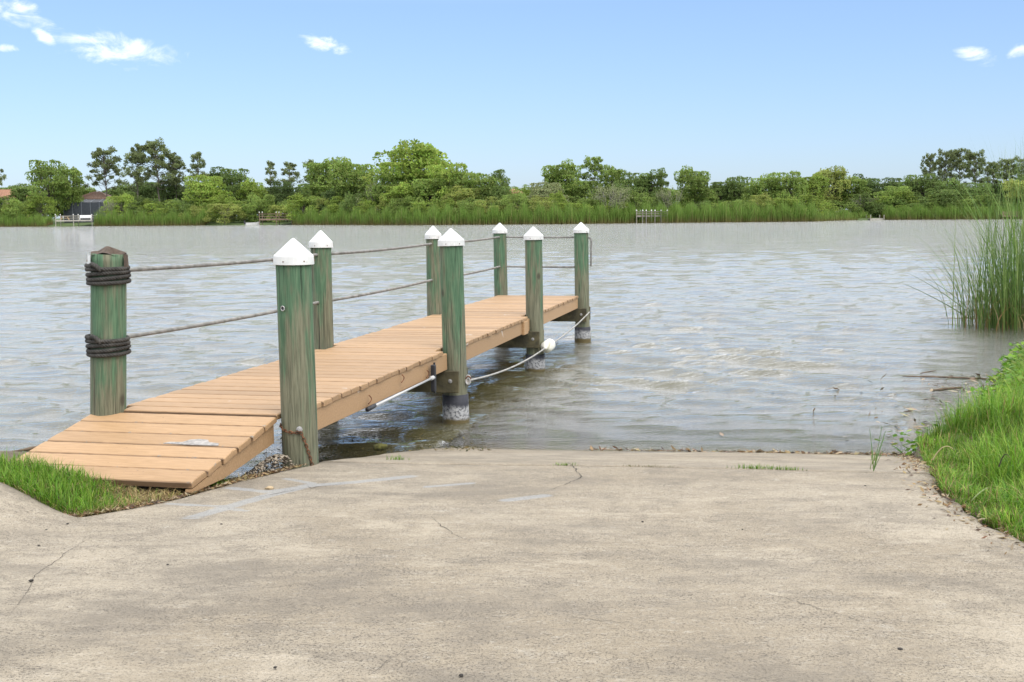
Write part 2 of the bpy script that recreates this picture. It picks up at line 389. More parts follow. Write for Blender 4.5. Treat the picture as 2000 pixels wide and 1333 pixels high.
def water_mat():
    mt, t, b = material('lake_water'); P = t.new('ShaderNodeNewGeometry').outputs['Position']
    n1 = t.noise(t.scale(P, (.55, 1.25, 1)), 1.5, 4, .6, .35); n2 = t.noise(t.scale(P, (.42, 1.35, 1)), 4.6, 5, .66, .5)
    n3 = t.noise(t.scale(P, (.5, 1.35, 1)), 15, 4, .65, .4)
    far = t.ramp(t.new('ShaderNodeSeparateXYZ', Vector=P).outputs[1], 15, 110, 1.0, 2.2)
    rid = lambda q: t.math('SUBTRACT', 1.0, t.math('ABSOLUTE', t.math('SUBTRACT', t.math('MULTIPLY', q, 2.0), 1.0)))      # sharp little crests
    n2, n3 = rid(n2), rid(n3)
    n0 = t.noise(t.scale(P, (.22, 1.0, 1)), .30, 6, .66, .5); n0 = t.math('MULTIPLY', n0, t.ramp(t.new('ShaderNodeSeparateXYZ', Vector=P).outputs[1], 12, 60))
    nm = t.bump(n0, 1.0, .75); nm = t.bump(t.math('MULTIPLY', n1, far), 1.0, .040, nm); nm = t.bump(t.math('MULTIPLY', n2, far), 1.0, .034, nm); nm = t.bump(n3, 1.0, .009, nm)
    fr = t.new('ShaderNodeFresnel', IOR=1.60)
    gn = t.new('ShaderNodeNewGeometry').outputs['Normal']
    t.l.new(t.vmath('NORMALIZE', t.vmath('ADD', t.scale(nm, (.34, .34, .34)), t.scale(gn, (.66, .66, .66)))), fr.inputs['Normal'])
    gl = t.new('ShaderNodeBsdfGlossy', Roughness=.045, Color=(.99, .99, 1.0, 1)); t.l.new(nm, gl.inputs['Normal'])
    di = t.new('ShaderNodeBsdfDiffuse', Color=(.080, .074, .034, 1))
    tr = t.new('ShaderNodeBsdfTransparent', Color=(.86, .80, .50, 1))
    body = t.new('ShaderNodeMixShader'); t.set(body.inputs[0], t.attr('murk').outputs['Fac'])
    t.l.new(tr.outputs[0], body.inputs[1]); t.l.new(di.outputs[0], body.inputs[2])
    mx = t.new('ShaderNodeMixShader'); t.l.new(fr.outputs[0], mx.inputs[0])
    t.l.new(body.outputs[0], mx.inputs[1]); t.l.new(gl.outputs[0], mx.inputs[2])
    t.l.new(mx.outputs[0], t.n['Material Output'].inputs[0]); return mt
M_WATER = water_mat()

# ------------------------------------------------------------------ shape of the land
W_AX = R(8); SA, CA = math.sin(W_AX), math.cos(W_AX)      # the ramp runs 8 degrees right of the view axis
JOINT, SHORE = 7.345, 9.745                                # along-ramp positions of the slab joint and of the waterline
def slab_z(X, Y):
    a = X*SA + Y*CA
    z = np.where(a < JOINT, .38 + (JOINT-a)*.048, .38 - (a-JOINT)*.1583)
    return z
def sstep(a, b, x):
    t = np.clip((np.asarray(x, float)-a)/(b-a), 0, 1); return t*t*(3-2*t)
def slab_left(Y):
    return np.interp(Y, [-4, 5.1, 5.5, 5.86, 6.1, 6.25, 6.75, 7.5, 9.9, 13], [-7, -7, -3.9, -2.16, -1.93, -1.84, -1.63, -1.27, -.62, .1])
def slab_right(Y):
    return np.interp(Y, [-4, 4.5, 5.2, 5.9, 6.5, 7.1, 8.2, 9.5, 13], [2.4, 2.30, 2.26, 2.26, 2.34, 2.5, 2.85, 3.2, 4.1])
SH_R = np.array([[9.0, 2.6], [9.44, 3.25], [10.0, 3.75], [11.9, 4.8], [15.6, 6.65], [18.1, 7.9], [19.7, 8.7], [22, 10.4], [40, 21], [90, 46], [170, 86], [216, 125]])
FAR = np.array([(-900, 330), (-300, 330), (-129.9, 304), (-79.8, 282), (-51.2, 270), (-14, 226), (9.4, 218), (22, 222), (54.7, 218), (62, 232), (69.9, 241), (92, 226), (125, 216), (400, 300), (900, 340)])
def y_far(X): return np.interp(X, FAR[:, 0], FAR[:, 1])
def land_d(X, Y):
    yn = np.interp(X, [-900, -60, -12, -4, -2.6, -1.5, -.9, 40], [20, 14, 9.9, 8.9, 8.5, 8.0, 7.6, 7.0])
    d1 = np.where(X < 1.5, yn - Y, 7.0-Y)
    xr = np.interp(Y, SH_R[:, 0], SH_R[:, 1]); d2 = np.where(Y > 6, (X - xr)*.85, np.minimum(X-2.2, 3))
    d3 = (Y - y_far(X))
    return np.maximum(np.maximum(d1, d2), d3)
def ground_z(X, Y):
    X, Y = np.asarray(X, float), np.asarray(Y, float)
    d = land_d(X, Y)
    z = np.where(d > 0, .43*(1-np.exp(-np.maximum(d, 0)/.75)), np.maximum(-1.4, d*.33))
    z = z + np.where(Y > 150, np.clip((d-4)*.03, 0, .8), 0) + np.where(Y < 5, (5-np.maximum(Y, -20))*.03, 0)
    z = z + .12*sstep(-2.0, -2.9, X)*sstep(9.2, 7.2, Y)*sstep(-40, -6, X)
    wob = .018*np.sin(X*5.1+Y*2.3) + .015*np.sin(X*2.2-Y*6.1+1); z = z + np.where((Y < 24) & (d > .1), wob, 0)
    ry = X*math.sin(.2226611)+Y*math.cos(.2226611)-7; rx = X*math.cos(.2226611)-Y*math.sin(.2226611)+3.643      # soil heaped against the foot of the dock ramp
    z = z + .05*np.exp(-((ry+1.16)/.16)**2)*sstep(-1.0, -.6, rx)*sstep(.8, .45, rx)
    inside = (X > slab_left(Y)-.02) & (X < slab_right(Y)+.02) & (Y < 13)
    zs = slab_z(X, Y); edge = np.minimum(X-slab_left(Y), slab_right(Y)-X)
    z = np.where(inside, np.minimum(z, zs-.20), z)
    near = (~inside) & (edge > -.45) & (Y < 7.4)
    z = np.where(near, z + (zs-.015-z)*sstep(-.45, -.05, edge), z)
    return z
# ground sheet, dense by the ramp and coarse towards the horizon
gx = np.unique(np.concatenate([np.linspace(-9, 12, 190), np.linspace(-60, 60, 90), np.linspace(-420, 420, 120), np.linspace(-4000, 4000, 40)]))
gy = np.unique(np.concatenate([np.linspace(-2, 22, 200), np.linspace(-60, 60, 60), np.linspace(60, 420, 140), np.linspace(420, 6000, 30), [-400]]))
GX, GY = np.meshgrid(gx, gy)
g = add('ground', mesh_np('ground', np.stack([GX.ravel(), GY.ravel(), ground_z(GX, GY).ravel()], -1), gridq(len(gy), len(gx)), M_SOIL, True)); tag(g, kind='structure')

# concrete: the apron above the joint and the ramp below it
SEALS = [([(375, 1012), (470, 985), (540, 965), (600, 950), (690, 942), (800, 930)], .055), ([(450, 955), (520, 962), (590, 953)], .045), ([(560, 936), (610, 945)], .035),
         ([(835, 950), (920, 943)], .035), ([(990, 976), (1065, 967)], .05), ([(330, 985), (420, 990), (480, 1000)], .03)]
def px_slab(x, y):
    z = .45
    for _ in range(8): p = at_z(x, y, z); z = float(slab_z(p[0], p[1]))
    return at_z(x, y, z)
def seg_dist(X, Y, pts):
    D = np.full(X.shape, 9.)
    for a, b in zip(pts[:-1], pts[1:]):
        ax, ay = a[0], a[1]; dx, dy = b[0]-ax, b[1]-ay
        t = np.clip(((X-ax)*dx + (Y-ay)*dy)/(dx*dx+dy*dy+1e-9), 0, 1)
        D = np.minimum(D, np.hypot(X-ax-t*dx, Y-ay-t*dy))
    return D
def slab(name, a0, a1, na, nx, cuts):
    # rows at constant along-ramp position a, columns spread from left to right edge
    a = np.linspace(a0, a1, na); s = np.linspace(0, 1, nx); A, S = np.meshgrid(a, s, indexing='ij')
    Yg = A/CA - 0*S; L = slab_left(Yg); Rr = slab_right(Yg)
    for _ in range(6):
        X = L + (Rr-L)*S; Yg = (A - X*SA)/CA; L = slab_left(Yg); Rr = slab_right(Yg)
    wob = .02*np.sin(Yg*7)+.012*np.sin(Yg*17+1); X = X + wob*(np.exp(-S*40) - np.exp(-(1-S)*40))
    Z = slab_z(X, Yg) + .004*np.sin(X*2.1+Yg*1.7)
    ed = np.minimum(np.minimum(A-a0, a1-A), np.minimum(S, 1-S)*(Rr-L)); Z = Z - .012*np.exp(-np.maximum(ed, 0)/.018)
    seal = np.zeros_like(X)
    for pts, wd in SEALS:
        D = seg_dist(X, Yg, [px_slab(*p) for p in pts]); seal = np.maximum(seal, 1-sstep(.2*wd, 1.6*wd, D))
    dirt = .75*np.exp(-np.minimum(X-L, Rr-X)/.12) + .95*np.exp(-np.abs(A-JOINT)/.03)
    alg = sstep(SHORE-.28, SHORE+.12, A + .06*np.sin(X*3)+.03*np.sin(X*11))
    n = na*nx; V = np.stack([X, Yg, Z], -1).reshape(-1, 3)
    low = V.copy(); rim = np.concatenate([np.arange(nx), np.arange(1, na)*nx+nx-1, (na-1)*nx+np.arange(nx-2, -1, -1), np.arange(na-2, 0, -1)*nx])
    sk = V[rim].copy(); sk[:, 2] -= .24
    k = len(rim); q = np.stack([rim, np.roll(rim, -1), n+np.roll(np.arange(k), -1), n+np.arange(k)], -1)[:, ::-1]
    f = lambda arr: np.concatenate([arr.ravel(), arr.ravel()[rim]])
    return add(name, mesh_np(name, np.vstack([V, sk]), [gridq(na, nx), q], M_CONC, True, None, dict(seal=f(seal), dirt=f(dirt), algae=f(alg*.85), wet=f(sstep(SHORE-.34, SHORE-.08, A+.07*np.sin(X*2.3)+.04*np.sin(X*7.1))))))
tag(slab('concrete_apron', -3.0, JOINT-.012, 300, 260, 0), kind='structure')
tag(slab('boat_ramp', JOINT+.012, 13.0, 160, 170, 0), kind='structure')
# rolled concrete kerb rising beside the grass corner
def kerb_y(X): return 5.88 + (-2.12-X)*.62
kx = np.linspace(-6.5, -2.0, 120); kt = np.linspace(0, 1, 34); KX, KT = np.meshgrid(kx, kt); KY = 4.6 + (kerb_y(KX)-4.6)*KT
rise = sstep(-2.12, -2.85, KX); KZ = slab_z(KX, KY) + .004*np.sin(KX*2.1+KY*1.7) - .006 + .010*sstep(0, .08, KT)*sstep(-2.0, -2.2, KX) + .15*rise*sstep(.25, .93, KT) - .03*sstep(.93, 1, KT)
V = np.stack([KX, KY, KZ], -1).reshape(-1, 3); bk = V[-120:].copy(); bk[:, 2] -= .25; nk = len(V)
Q = np.vstack([gridq(34, 120), np.stack([nk-120+np.arange(119), nk+np.arange(119), nk+1+np.arange(119), nk-119+np.arange(119)], -1)])
fk = lambda a: np.concatenate([np.asarray(a, float).ravel(), np.asarray(a, float).ravel()[-120:]])
tag(add('concrete_kerb', mesh_np('concrete_kerb', np.vstack([V, bk]), Q, M_CONC, True, None, dict(seal=fk(0*KX), dirt=fk(.8*sstep(.75, 1, KT)), algae=fk(0*KX)))), kind='structure')
# the hairline cracks in the concrete
def crack(pts, wd, name='crack'):
    P = np.array([px_slab(*p) for p in pts]); P, s = resample(P, .02)
    n = len(P); P[:, 0] += .010*np.cumsum(rng.normal(0, .35, n))*np.sin(np.linspace(0, math.pi, n)); P[:, 1] += .012*rng.normal(0, .5, n)
    wv = .6*wd*(.35+.9*rng.random(n))*np.sin(np.linspace(.15, math.pi-.15, n)); T = np.gradient(P, axis=0); T /= np.linalg.norm(T, axis=1)[:, None]
    Nn = np.stack([-T[:, 1], T[:, 0], 0*T[:, 0]], -1); A, B = P + Nn*wv[:, None], P - Nn*wv[:, None]
    for Q in (A, B): Q[:, 2] = slab_z(Q[:, 0], Q[:, 1]) + .004*np.sin(Q[:, 0]*2.1+Q[:, 1]*1.7) + .0025
    V = np.stack([A, B], 1).reshape(-1, 3)
    return add(name, mesh_np(name, V, gridq(n, 2), M_CRACK), bpy.data.objects['concrete_apron'])
for pts, wd in [([(20, 1200), (45, 1165), (60, 1135), (100, 1105), (160, 1060), (195, 1040)], .0022), ([(840, 1008), (860, 1030), (882, 1045), (930, 1062)], .003),
                ([(1108, 904), (1120, 918), (1126, 932), (1100, 946), (1062, 960)], .005), ([(520, 938), (590, 940)], .003), ([(600, 948), (606, 955), (625, 952), (680, 945)], .004),
                ([(500, 975), (560, 962), (600, 955)], .004), ([(725, 1318), (735, 1308), (800, 1262)], .0015), ([(1450, 1150), (1520, 1165), (1600, 1190), (1680, 1215)], .0028), ([(1100, 1205), (1180, 1215), (1250, 1222)], .0025),
                ([(520, 1010), (610, 1012), (700, 1016)], .0018), ([(1365, 982), (1400, 984), (1440, 982)], .003)]:
    crack(pts, wd)

# ------------------------------------------------------------------ water
rows = [6.2]
while rows[-1] < 345: rows.append(rows[-1] + max(.028, rows[-1]*.0062))
rows = np.array(rows)
cs = np.concatenate([np.linspace(-3.2, -.62, 36)[:-1], np.linspace(-.62, .62, 330), np.linspace(.62, 3.2, 36)[1:]])
SX, YY = np.meshgrid(cs, rows); WX = SX*(YY+1.5); WY = YY
spacing = np.maximum(np.maximum(.028, rows*.0062)[:, None], (YY+1.5)*.0038)
wr = np.random.default_rng(5); ZW = np.zeros_like(WX); DX = np.zeros_like(WX); DY = np.zeros_like(WX)
depth = -ground_z(WX, WY); ins = (WX > slab_left(WY)) & (WX < slab_right(WY)) & (WY < 13)
depth = np.where(ins, -slab_z(WX, WY), depth); calm = sstep(0.0, .75, depth)
for i in range(90):
    lam = .16*(1.7/.16)**wr.random(); k = 2*math.pi/lam; th = wr.normal(R(200), R(27)); ph = wr.random()*6.283
    slope = .022*(lam/.9)**-.05*(1.2 if .25 < lam < .9 else .75); amp = slope/k
    fade = np.clip((lam/spacing-2.2)/2.5, 0, 1)
    arg = k*(WX*math.sin(th)+WY*math.cos(th)) + ph
    ZW += amp*np.cos(arg)*fade; DX -= .8*amp*math.sin(th)*np.sin(arg)*fade; DY -= .8*amp*math.cos(th)*np.sin(arg)*fade
gust = .82+.22*sstep(-.2, .9, np.sin(WX*.11+WY*.045)+np.sin(WX*.05-WY*.09+1.2))
lee = 1-.35*sstep(-1, 2, WX-.22*WY)*sstep(40, 14, WY)
kz = calm*gust*lee
V = np.stack([WX+DX*kz, WY+DY*kz, ZW*kz], -1).reshape(-1, 3)
murk = 1-np.exp(-np.maximum(depth, 0)*3.6)
tag(add('lake_water', mesh_np('lake_water', V, gridq(len(rows), len(cs)), M_WATER, True, None, dict(murk=murk))), kind='structure')

# ------------------------------------------------------------------ the dock
YAW = .2226611; UU = np.array([math.sin(YAW), math.cos(YAW)]); VV = np.array([UU[1], -UU[0]]); VM = -3.643
def dk(x, y, z):        # dock coordinates (across, along, up) to the world
    q = (VM+x)*VV + (7+y)*UU; return np.array([q[0], q[1], z])
HW, DZ, PT, PP = .6235, .70, .036, .18558
o0 = dk(0, 0, 0)
dock = empty('dock', tuple(o0), -YAW, 'tan plank dock on green piles with a short ramp down to the concrete', 'dock')
NP = 59
PILES = {'A': (-.678, -.01, 1.712, .112), 'E': (.653, .07, 1.69, .112), 'B': (-.643, 3.75, 1.69, .100), 'F': (.653, 3.79, 1.70, .110),
         'C': (-.643, 7.52, 1.69, .092), 'G': (.653, 7.50, 1.67, .108), 'D': (-.643, 11.21, 1.69, .104), 'H': (.653, 11.11, 1.69, .109)}
def plank_mesh(x0, x1, wd, seed, name='plank', mat=None, th=PT):
    """one board, its ends and long edges subdivided and a little uneven; attribute edge = 1 at the rims"""
    r_ = np.random.default_rng(seed); nx = 26; xs = np.concatenate([[x0, x0+.006], np.linspace(x0+.03, x1-.03, nx), [x1-.006, x1]])
    ys = np.array([-.5, -.455, -.2, .2, .455, .5])*wd; V = []; E_ = []
    X, Y = np.meshgrid(xs, ys, indexing='ij'); n1, n2 = X.shape
    cup = -.0022*(np.abs(Y/(wd*.5))**2) ; drop = np.where((np.abs(Y) > .48*wd), -.007, 0)
    drop = drop + np.where((X <= x0+1e-6) | (X >= x1-1e-6), -.005, 0)
    Yj = Y + np.where(np.abs(Y) > .45*wd, r_.normal(0, .0012, X.shape), 0); Xj = X + np.where((X <= x0+.007) | (X >= x1-.007), r_.normal(0, .002, X.shape), 0)
    top = np.stack([Xj, Yj, cup+drop], -1).reshape(-1, 3); n = len(top)
    rim = np.concatenate([np.arange(n2), np.arange(1, n1)*n2+n2-1, (n1-1)*n2+np.arange(n2-2, -1, -1), np.arange(n1-2, 0, -1)*n2])
    b1 = top[rim].copy(); b1[:, 2] = -th; k = len(rim)
    V = np.vstack([top, b1]); q2 = np.stack([rim, np.roll(rim, -1), n+np.roll(np.arange(k), -1), n+np.arange(k)], -1)
    bot = np.vstack([V]); c4 = [n+0, n+n2-1, n+n2-1+n1-1, n+2*(n2-1)+n1-1]
    edge = np.where((np.abs(Y) > .45*wd) | (X <= x0+.008) | (X >= x1-.008), 1., 0.)
    edge = np.maximum(edge, .75*np.exp(-np.minimum(X-x0, x1-X)/.03)).ravel()
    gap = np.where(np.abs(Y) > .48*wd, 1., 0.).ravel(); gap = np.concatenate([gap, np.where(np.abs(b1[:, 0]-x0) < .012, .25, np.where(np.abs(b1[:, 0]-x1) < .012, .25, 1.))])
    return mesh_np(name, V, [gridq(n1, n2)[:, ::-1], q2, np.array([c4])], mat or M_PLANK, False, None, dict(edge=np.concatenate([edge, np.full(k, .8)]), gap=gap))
var = [plank_mesh(-HW, HW, PP-.011, s) for s in range(6)]
for k in range(NP):
    y = (k+.5)*PP - .02; me = var[k % 6 if k % 7 else rnd.randrange(6)]
    x0, x1 = -HW, HW
    for nm, (px, py, pz, pr) in PILES.items():            # boards beside a pile are cut short of it
        if abs(y-py) < pr+PP*.5-.004:
            if px < 0: x0 = px+pr+.008
            else: x1 = px-pr-.012
    if (x0, x1) != (-HW, HW): me = plank_mesh(x0, x1, PP-.011, 50+k)
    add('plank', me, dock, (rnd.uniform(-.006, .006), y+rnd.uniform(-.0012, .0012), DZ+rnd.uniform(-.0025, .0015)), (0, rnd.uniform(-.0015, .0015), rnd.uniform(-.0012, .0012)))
DEND = NP*PP-.02
def board(name, lo, hi, mat, parent, bev=.004, label=None):
    o = add(name, MB().box(lo, hi, bev).mesh(name, mat), parent)
    if label: o['label'] = label
    return o
rowy = {1: [PILES[k][1] for k in 'EFGH'], -1: [PILES[k][1] for k in 'ABCD']}
for s in (1, -1):
    ks = 'EFGH' if s > 0 else 'ABCD'
    for a, b in zip(ks[:-1], ks[1:]):
        y0 = PILES[a][1]+PILES[a][3]+.012; y1 = min(PILES[b][1]-PILES[b][3]-.02, DEND-.01)
        x = s*(HW-.012); board('fascia_board', (min(x, x-s*.036), y0, .508), (max(x, x-s*.036), y1, DZ-PT-.004), M_FASCIA, dock)
board('stringer', (-.02, .0, .508), (.02, DEND-.06, DZ-PT-.004), M_FASCIA, dock)
board('end_board', (-HW+.06, DEND-.05, .508), (HW-.06, DEND-.012, DZ-PT-.004), M_FASCIA, dock)
board('splice_block', (HW-.0118, 6.93, .50), (HW+.020, 7.15, DZ-PT-.005), M_FASCIA, dock)
for a, b in ('AE', 'BF', 'CG', 'DH'):
    ym = (PILES[a][1]+PILES[b][1])/2; pr = max(PILES[a][3], PILES[b][3])+abs(PILES[a][1]-PILES[b][1])/2
    for s in (-1, 1):
        if a == 'A': continue
        yy = ym+s*(pr+.021); bm = board('cross_beam', (-.76, yy-.019, .30), (.735, yy+.019, .503), M_BEAM, dock, .005)
        for xx, kk in ((.655, b), (-.645, a)):
            if s < 0: add('bolt', MB().lathe([(0, .012), (.010, .012), (.013, .004), (.020, .003), (.020, 0)], 8).mesh('bolt', M_METAL), bm, (xx, yy-.0192, .41), (R(90), 0, 0))
def pile_mesh(r, z0, z1, seed, mat):
    r_ = np.random.default_rng(seed); n = 40; zs = np.linspace(z0, z1, n); a = np.linspace(0, 2*math.pi, 28, endpoint=False)
    wob = 1 + .018*np.sin(a*3+r_.random()*6)[None]*np.sin(zs*1.7+r_.random()*6)[:, None] + .012*np.sin(a*5+zs[:, None]*2.2+r_.random()*6) + .006*r_.normal(0, 1, (1, 28))
    prof = np.stack([r*(1+.05*(z1-zs)/(z1-z0)-.02), zs], -1); mb = MB(); mb.lathe(prof, 28, wob=wob)
    t = np.array([[0, 0, z1+.004]]); mb.put(t); k = mb.n-1; mb.t.append(np.array([[k, (n-1)*28+j, (n-1)*28+(j+1) % 28] for j in range(28)]))
    return mb.mesh('pile', mat, True)
lean = {'A': (-.05, 0), 'E': (.004, .004), 'B': (-.004, .002), 'F': (.012, .003), 'C': (0, 0), 'G': (.006, 0), 'D': (.008, 0), 'H': (.012, 0)}
LAB = {'A': 'pile with a torn off cap, bound with two black rope coils', 'E': 'pile at the head of the dock with a rusty chain around its foot', 'B': None}

def cap_mesh(r):
    m_ = MB(); m_.lathe([(r, 0), (r+.0035, .002), (r+.001, .05), (r-.001, .057), (.014, .158), (.006, .163), (.0005, .164)], 32)
    m_.lathe([(r-.004, .0), (r-.006, .05)], 32); return m_.mesh('cap', M_CAP, False)
for i, (nm, (px, py, pz, pr)) in enumerate(PILES.items()):
    p = add('pile', pile_mesh(pr, -.9 if nm not in 'AE' else -.15, pz, 20+i, M_PILE), dock, (px, py, 0), (lean[nm][1], -lean[nm][0], rnd.random()*6))
    p.rotation_euler[2] = 0
    if LAB.get(nm): p['label'] = LAB[nm]
    if nm != 'A':
        c = add('cap', cap_mesh(pr+.012), p, (0, 0, pz-.052), (rnd.uniform(-.02, .02), rnd.uniform(-.02, .02), rnd.random()*6))
        for q in range(6):
            an = q*math.pi/3+.4; add('screw', MB().lathe([(0, .003), (.004, .003), (.0045, 0)], 6).mesh('screw', M_RUST), p, ((pr+.0155)*math.cos(an), (pr+.0155)*math.sin(an), pz-.03), (0, R(90), an))
    if nm in 'FGHBCD':
        s_ = MB().lathe([(pr*1.04+.004, -.8), (pr*1.04+.012, .0), (pr*1.04+.009, .15), (pr*1.04+.008, .262 if nm in 'FB' else .21), (pr*1.0, .264 if nm in 'FB' else .212)], 28).mesh('sleeve', M_SLEEVE, True)
        add('sleeve', s_, p)
    if nm == 'A':
        # what is left of its cap: a torn brown lining with a peak, a white scrap and a hanging strip
        a = np.linspace(0, 2*math.pi, 40, endpoint=False); rr_ = (pr-.002)*(1+.05*np.sin(a*5)+.03*np.sin(a*9+1)); hh = pz+.006+.010*np.sin(a*4+.5)
        t1 = np.stack([rr_*np.cos(a), rr_*np.sin(a), hh-.004], -1); t2 = np.stack([.55*rr_*np.cos(a)-.005, .55*rr_*np.sin(a), hh+.008+.008*np.sin(a*3)], -1)
        t3 = np.stack([.13*rr_*np.cos(a)-.005, .13*rr_*np.sin(a), np.full(40, pz+.046)], -1)
        V = np.vstack([t1, t2, t3, [[-.005, 0, pz+.050]]]); q = gridq(3, 40, True); t_ = [[80+j, 80+(j+1) % 40, 120] for j in range(40)]
        add('cap_lining', mesh_np('cap_lining', V, [q, np.array(t_)], M_BROWN), p)
        an = np.linspace(R(195), R(232), 8); rs = pr+.011
        for nme, ang, z0, z1, mt in (('cap_scrap', np.linspace(R(192), R(238), 9), pz-.075, pz-.004, M_CAP), ('cap_strip', np.linspace(R(-12), R(10), 5), pz-.085, pz+.004, M_BROWN)):
            ring = lambda rad, z, sl: np.stack([rad*np.cos(ang), rad*np.sin(ang), z+sl*np.linspace(-1, 1, len(ang))], -1)
            V = np.vstack([ring(rs+.010, z0, .006), ring(rs+.003, z1, -.004), ring(rs+.007, z0, .006), ring(rs, z1, -.004)]); n = len(ang)
            Q = np.vstack([gridq(2, n), gridq(2, n)[:, ::-1]+2*n, [[0, 2*n, 3*n, n]], [[n-1, 2*n-1, 4*n-1, 3*n-1]], *[[[j, j+1, 2*n+j+1, 2*n+j]] for j in range(n-1)]])
            add(nme, mesh_np(nme, V, Q, mt), p)
        add('screw', MB().lathe([(0, .004), (.005, .004), (.006, 0)], 6).mesh('screw', M_RUST), p, ((rs+.008)*math.cos(R(222)), (rs+.008)*math.sin(R(222)), pz-.045), (0, R(90), R(222)))
    if nm == 'E':
        add('eyelet', MB().tube([(.014*math.cos(t), .014*math.sin(t), 0) for t in np.linspace(0, 6.283, 15)], .004, 6).mesh('eyelet', M_METAL, True), p, (-.035, -pr-.002, 1.37), (R(90), 0, R(-18)))
        add('eyelet_plug', MB().lathe([(0, .003), (.012, .003), (.013, 0)], 12).mesh('eyelet_plug', M_BLACK), p, (-.035, -pr-.000, 1.37), (R(90), 0, R(-18)))
        add('bolt', MB().lathe([(0, .014), (.009, .014), (.013, .004), (.020, .003), (.020, 0)], 8).mesh('bolt', M_METAL), p, (.045, -pr+.006, .61), (R(90), 0, R(22)))
# ramp from the deck down to the ground
RA = math.atan2(.165, 1.02); rampo = None
rb = MB()
for xs in (-.62, -.05, .485):
    # tapered side boards under the boards of the ramp
    L = 1.11; V = []
    for x in (xs, xs+.036):
        for (yy, zz) in ((0, 0), (-L, 0), (-L, -.018), (-L+.4, -.085), (0, -.125)): V.append((x, yy, zz))
    V = np.array(V); ca, sa = math.cos(RA), math.sin(RA)
    yw = V[:, 1]*ca - V[:, 2]*sa*0; zw = V[:, 1]*sa + V[:, 2]
    V = np.stack([V[:, 0], yw - .035, zw + DZ - PT - .022], -1)
    rb.put(V, [[0, 1, 6, 5], [1, 2, 7, 6], [2, 3, 8, 7], [3, 4, 9, 8], [4, 0, 5, 9]], [[0, 3, 1], [1, 3, 2], [0, 4, 3], [5, 6, 8], [6, 7, 8], [5, 8, 9]])
ramp = add('ramp', rb.mesh('ramp', M_FASCIA), dock); ramp['label'] = 'sloping end ramp of six wide boards with chipped edges'
for k in range(6):
    me = plank_mesh(-.725, .545-.004*k, .178, 200+k, mat=M_RAMP)
    s = .094+k*.186
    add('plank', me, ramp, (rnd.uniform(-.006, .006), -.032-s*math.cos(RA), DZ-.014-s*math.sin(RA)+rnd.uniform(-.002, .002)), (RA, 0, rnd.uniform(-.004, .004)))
# broken corner of a ramp board: bare grey wood patch
pa = np.array([(-.19, -.06), (-.16, -.035), (-.08, -.03), (-.05, .015), (.0, .03), (.06, .022), (.09, -.02), (.155, -.03), (.17, -.065), (0, -.07)])
ptop = np.column_stack([pa, np.full(len(pa), .0025)]); kk = len(pa)
V = np.vstack([ptop, ptop-[0, 0, .004], [[0, -.03, .0028]]])
add('bare_patch', mesh_np('bare_patch', V, [np.array([[2*kk, j, (j+1) % kk] for j in range(kk)]), np.array([[j, kk+j, kk+(j+1) % kk, (j+1) % kk] for j in range(kk)])], simple('bare_grey_wood', (.33, .31, .29), .9, .3, 25, .4)),
    ramp, (.24, -.032-.466*math.cos(RA)-.018, DZ-.0125-.466*math.sin(RA)-.003), (RA, 0, 0))
# hooks in the fascia
for (yy, zz, ang) in ((1.45, .55, .2), (2.25, .60, .0), (2.95, .545, -.1)):
    t = np.linspace(0, 1, 14); pth = [(HW+.006+.012*math.sin(min(1, q*1.4)*3.1), yy+.02*math.sin(q*5), zz+.05-.085*q+(.03*max(0, q-.75)/.25)) for q in t]
    add('hook', MB().tube(pth, .0042, 6).mesh('hook', M_RUST, True), dock)

def world_obj(name, me, label, cat, loc=(0, 0, 0), group=None, kind=None):
    o = add(name, me, None, tuple(loc)); return tag(o, label, cat, group, kind)
def at_origin(P, o): return np.asarray(P) - np.asarray(o)
# rail ropes threaded through the far row of piles and across the end
def sag(a, b, s, n=24):
    t = np.linspace(0, 1, n)[:, None]; P = (1-t)*a + t*b; P[:, 2] -= (4*s*t*(1-t))[:, 0]; return P
for nm, zz, lab, tail in (('rope_rail', (1.60, 1.575, 1.578, 1.586, 1.575), 'upper grey twisted rope strung along the dock piles as a handrail', True),
                          ('rope_rail', (1.155, 1.125, 1.128, 1.130, 1.125), 'lower grey twisted rope strung along the dock piles below the handrail', False)):
    pts = [dk(PILES[k][0]+(.05*z if k == 'A' else 0), PILES[k][1], z) for k, z in zip('ABCDH', zz)]
    path = np.vstack([sag(a, b, .014 if i < 3 else .006)[:-1] for i, (a, b) in enumerate(zip(pts[:-1], pts[1:]))])
    if tail:
        h = PILES['H']; path = np.vstack([path, [dk(h[0], h[1], zz[4]), dk(h[0]+h[3]+.012, h[1]+.005, zz[4]-.01), dk(h[0]+h[3]+.03, h[1], zz[4]-.06), dk(h[0]+h[3]+.026, h[1], zz[4]-.2), dk(h[0]+h[3]+.022, h[1], zz[4]-.44)]])
    else: path = np.vstack([path, [dk(PILES['H'][0]+.06, PILES['H'][1], zz[4])]])
    o_ = path[0].copy(); o_[2] = 0
    world_obj(nm, rope_into(MB(), path-o_, .0145).mesh(nm, M_ROPE, True), lab, 'rope', o_)
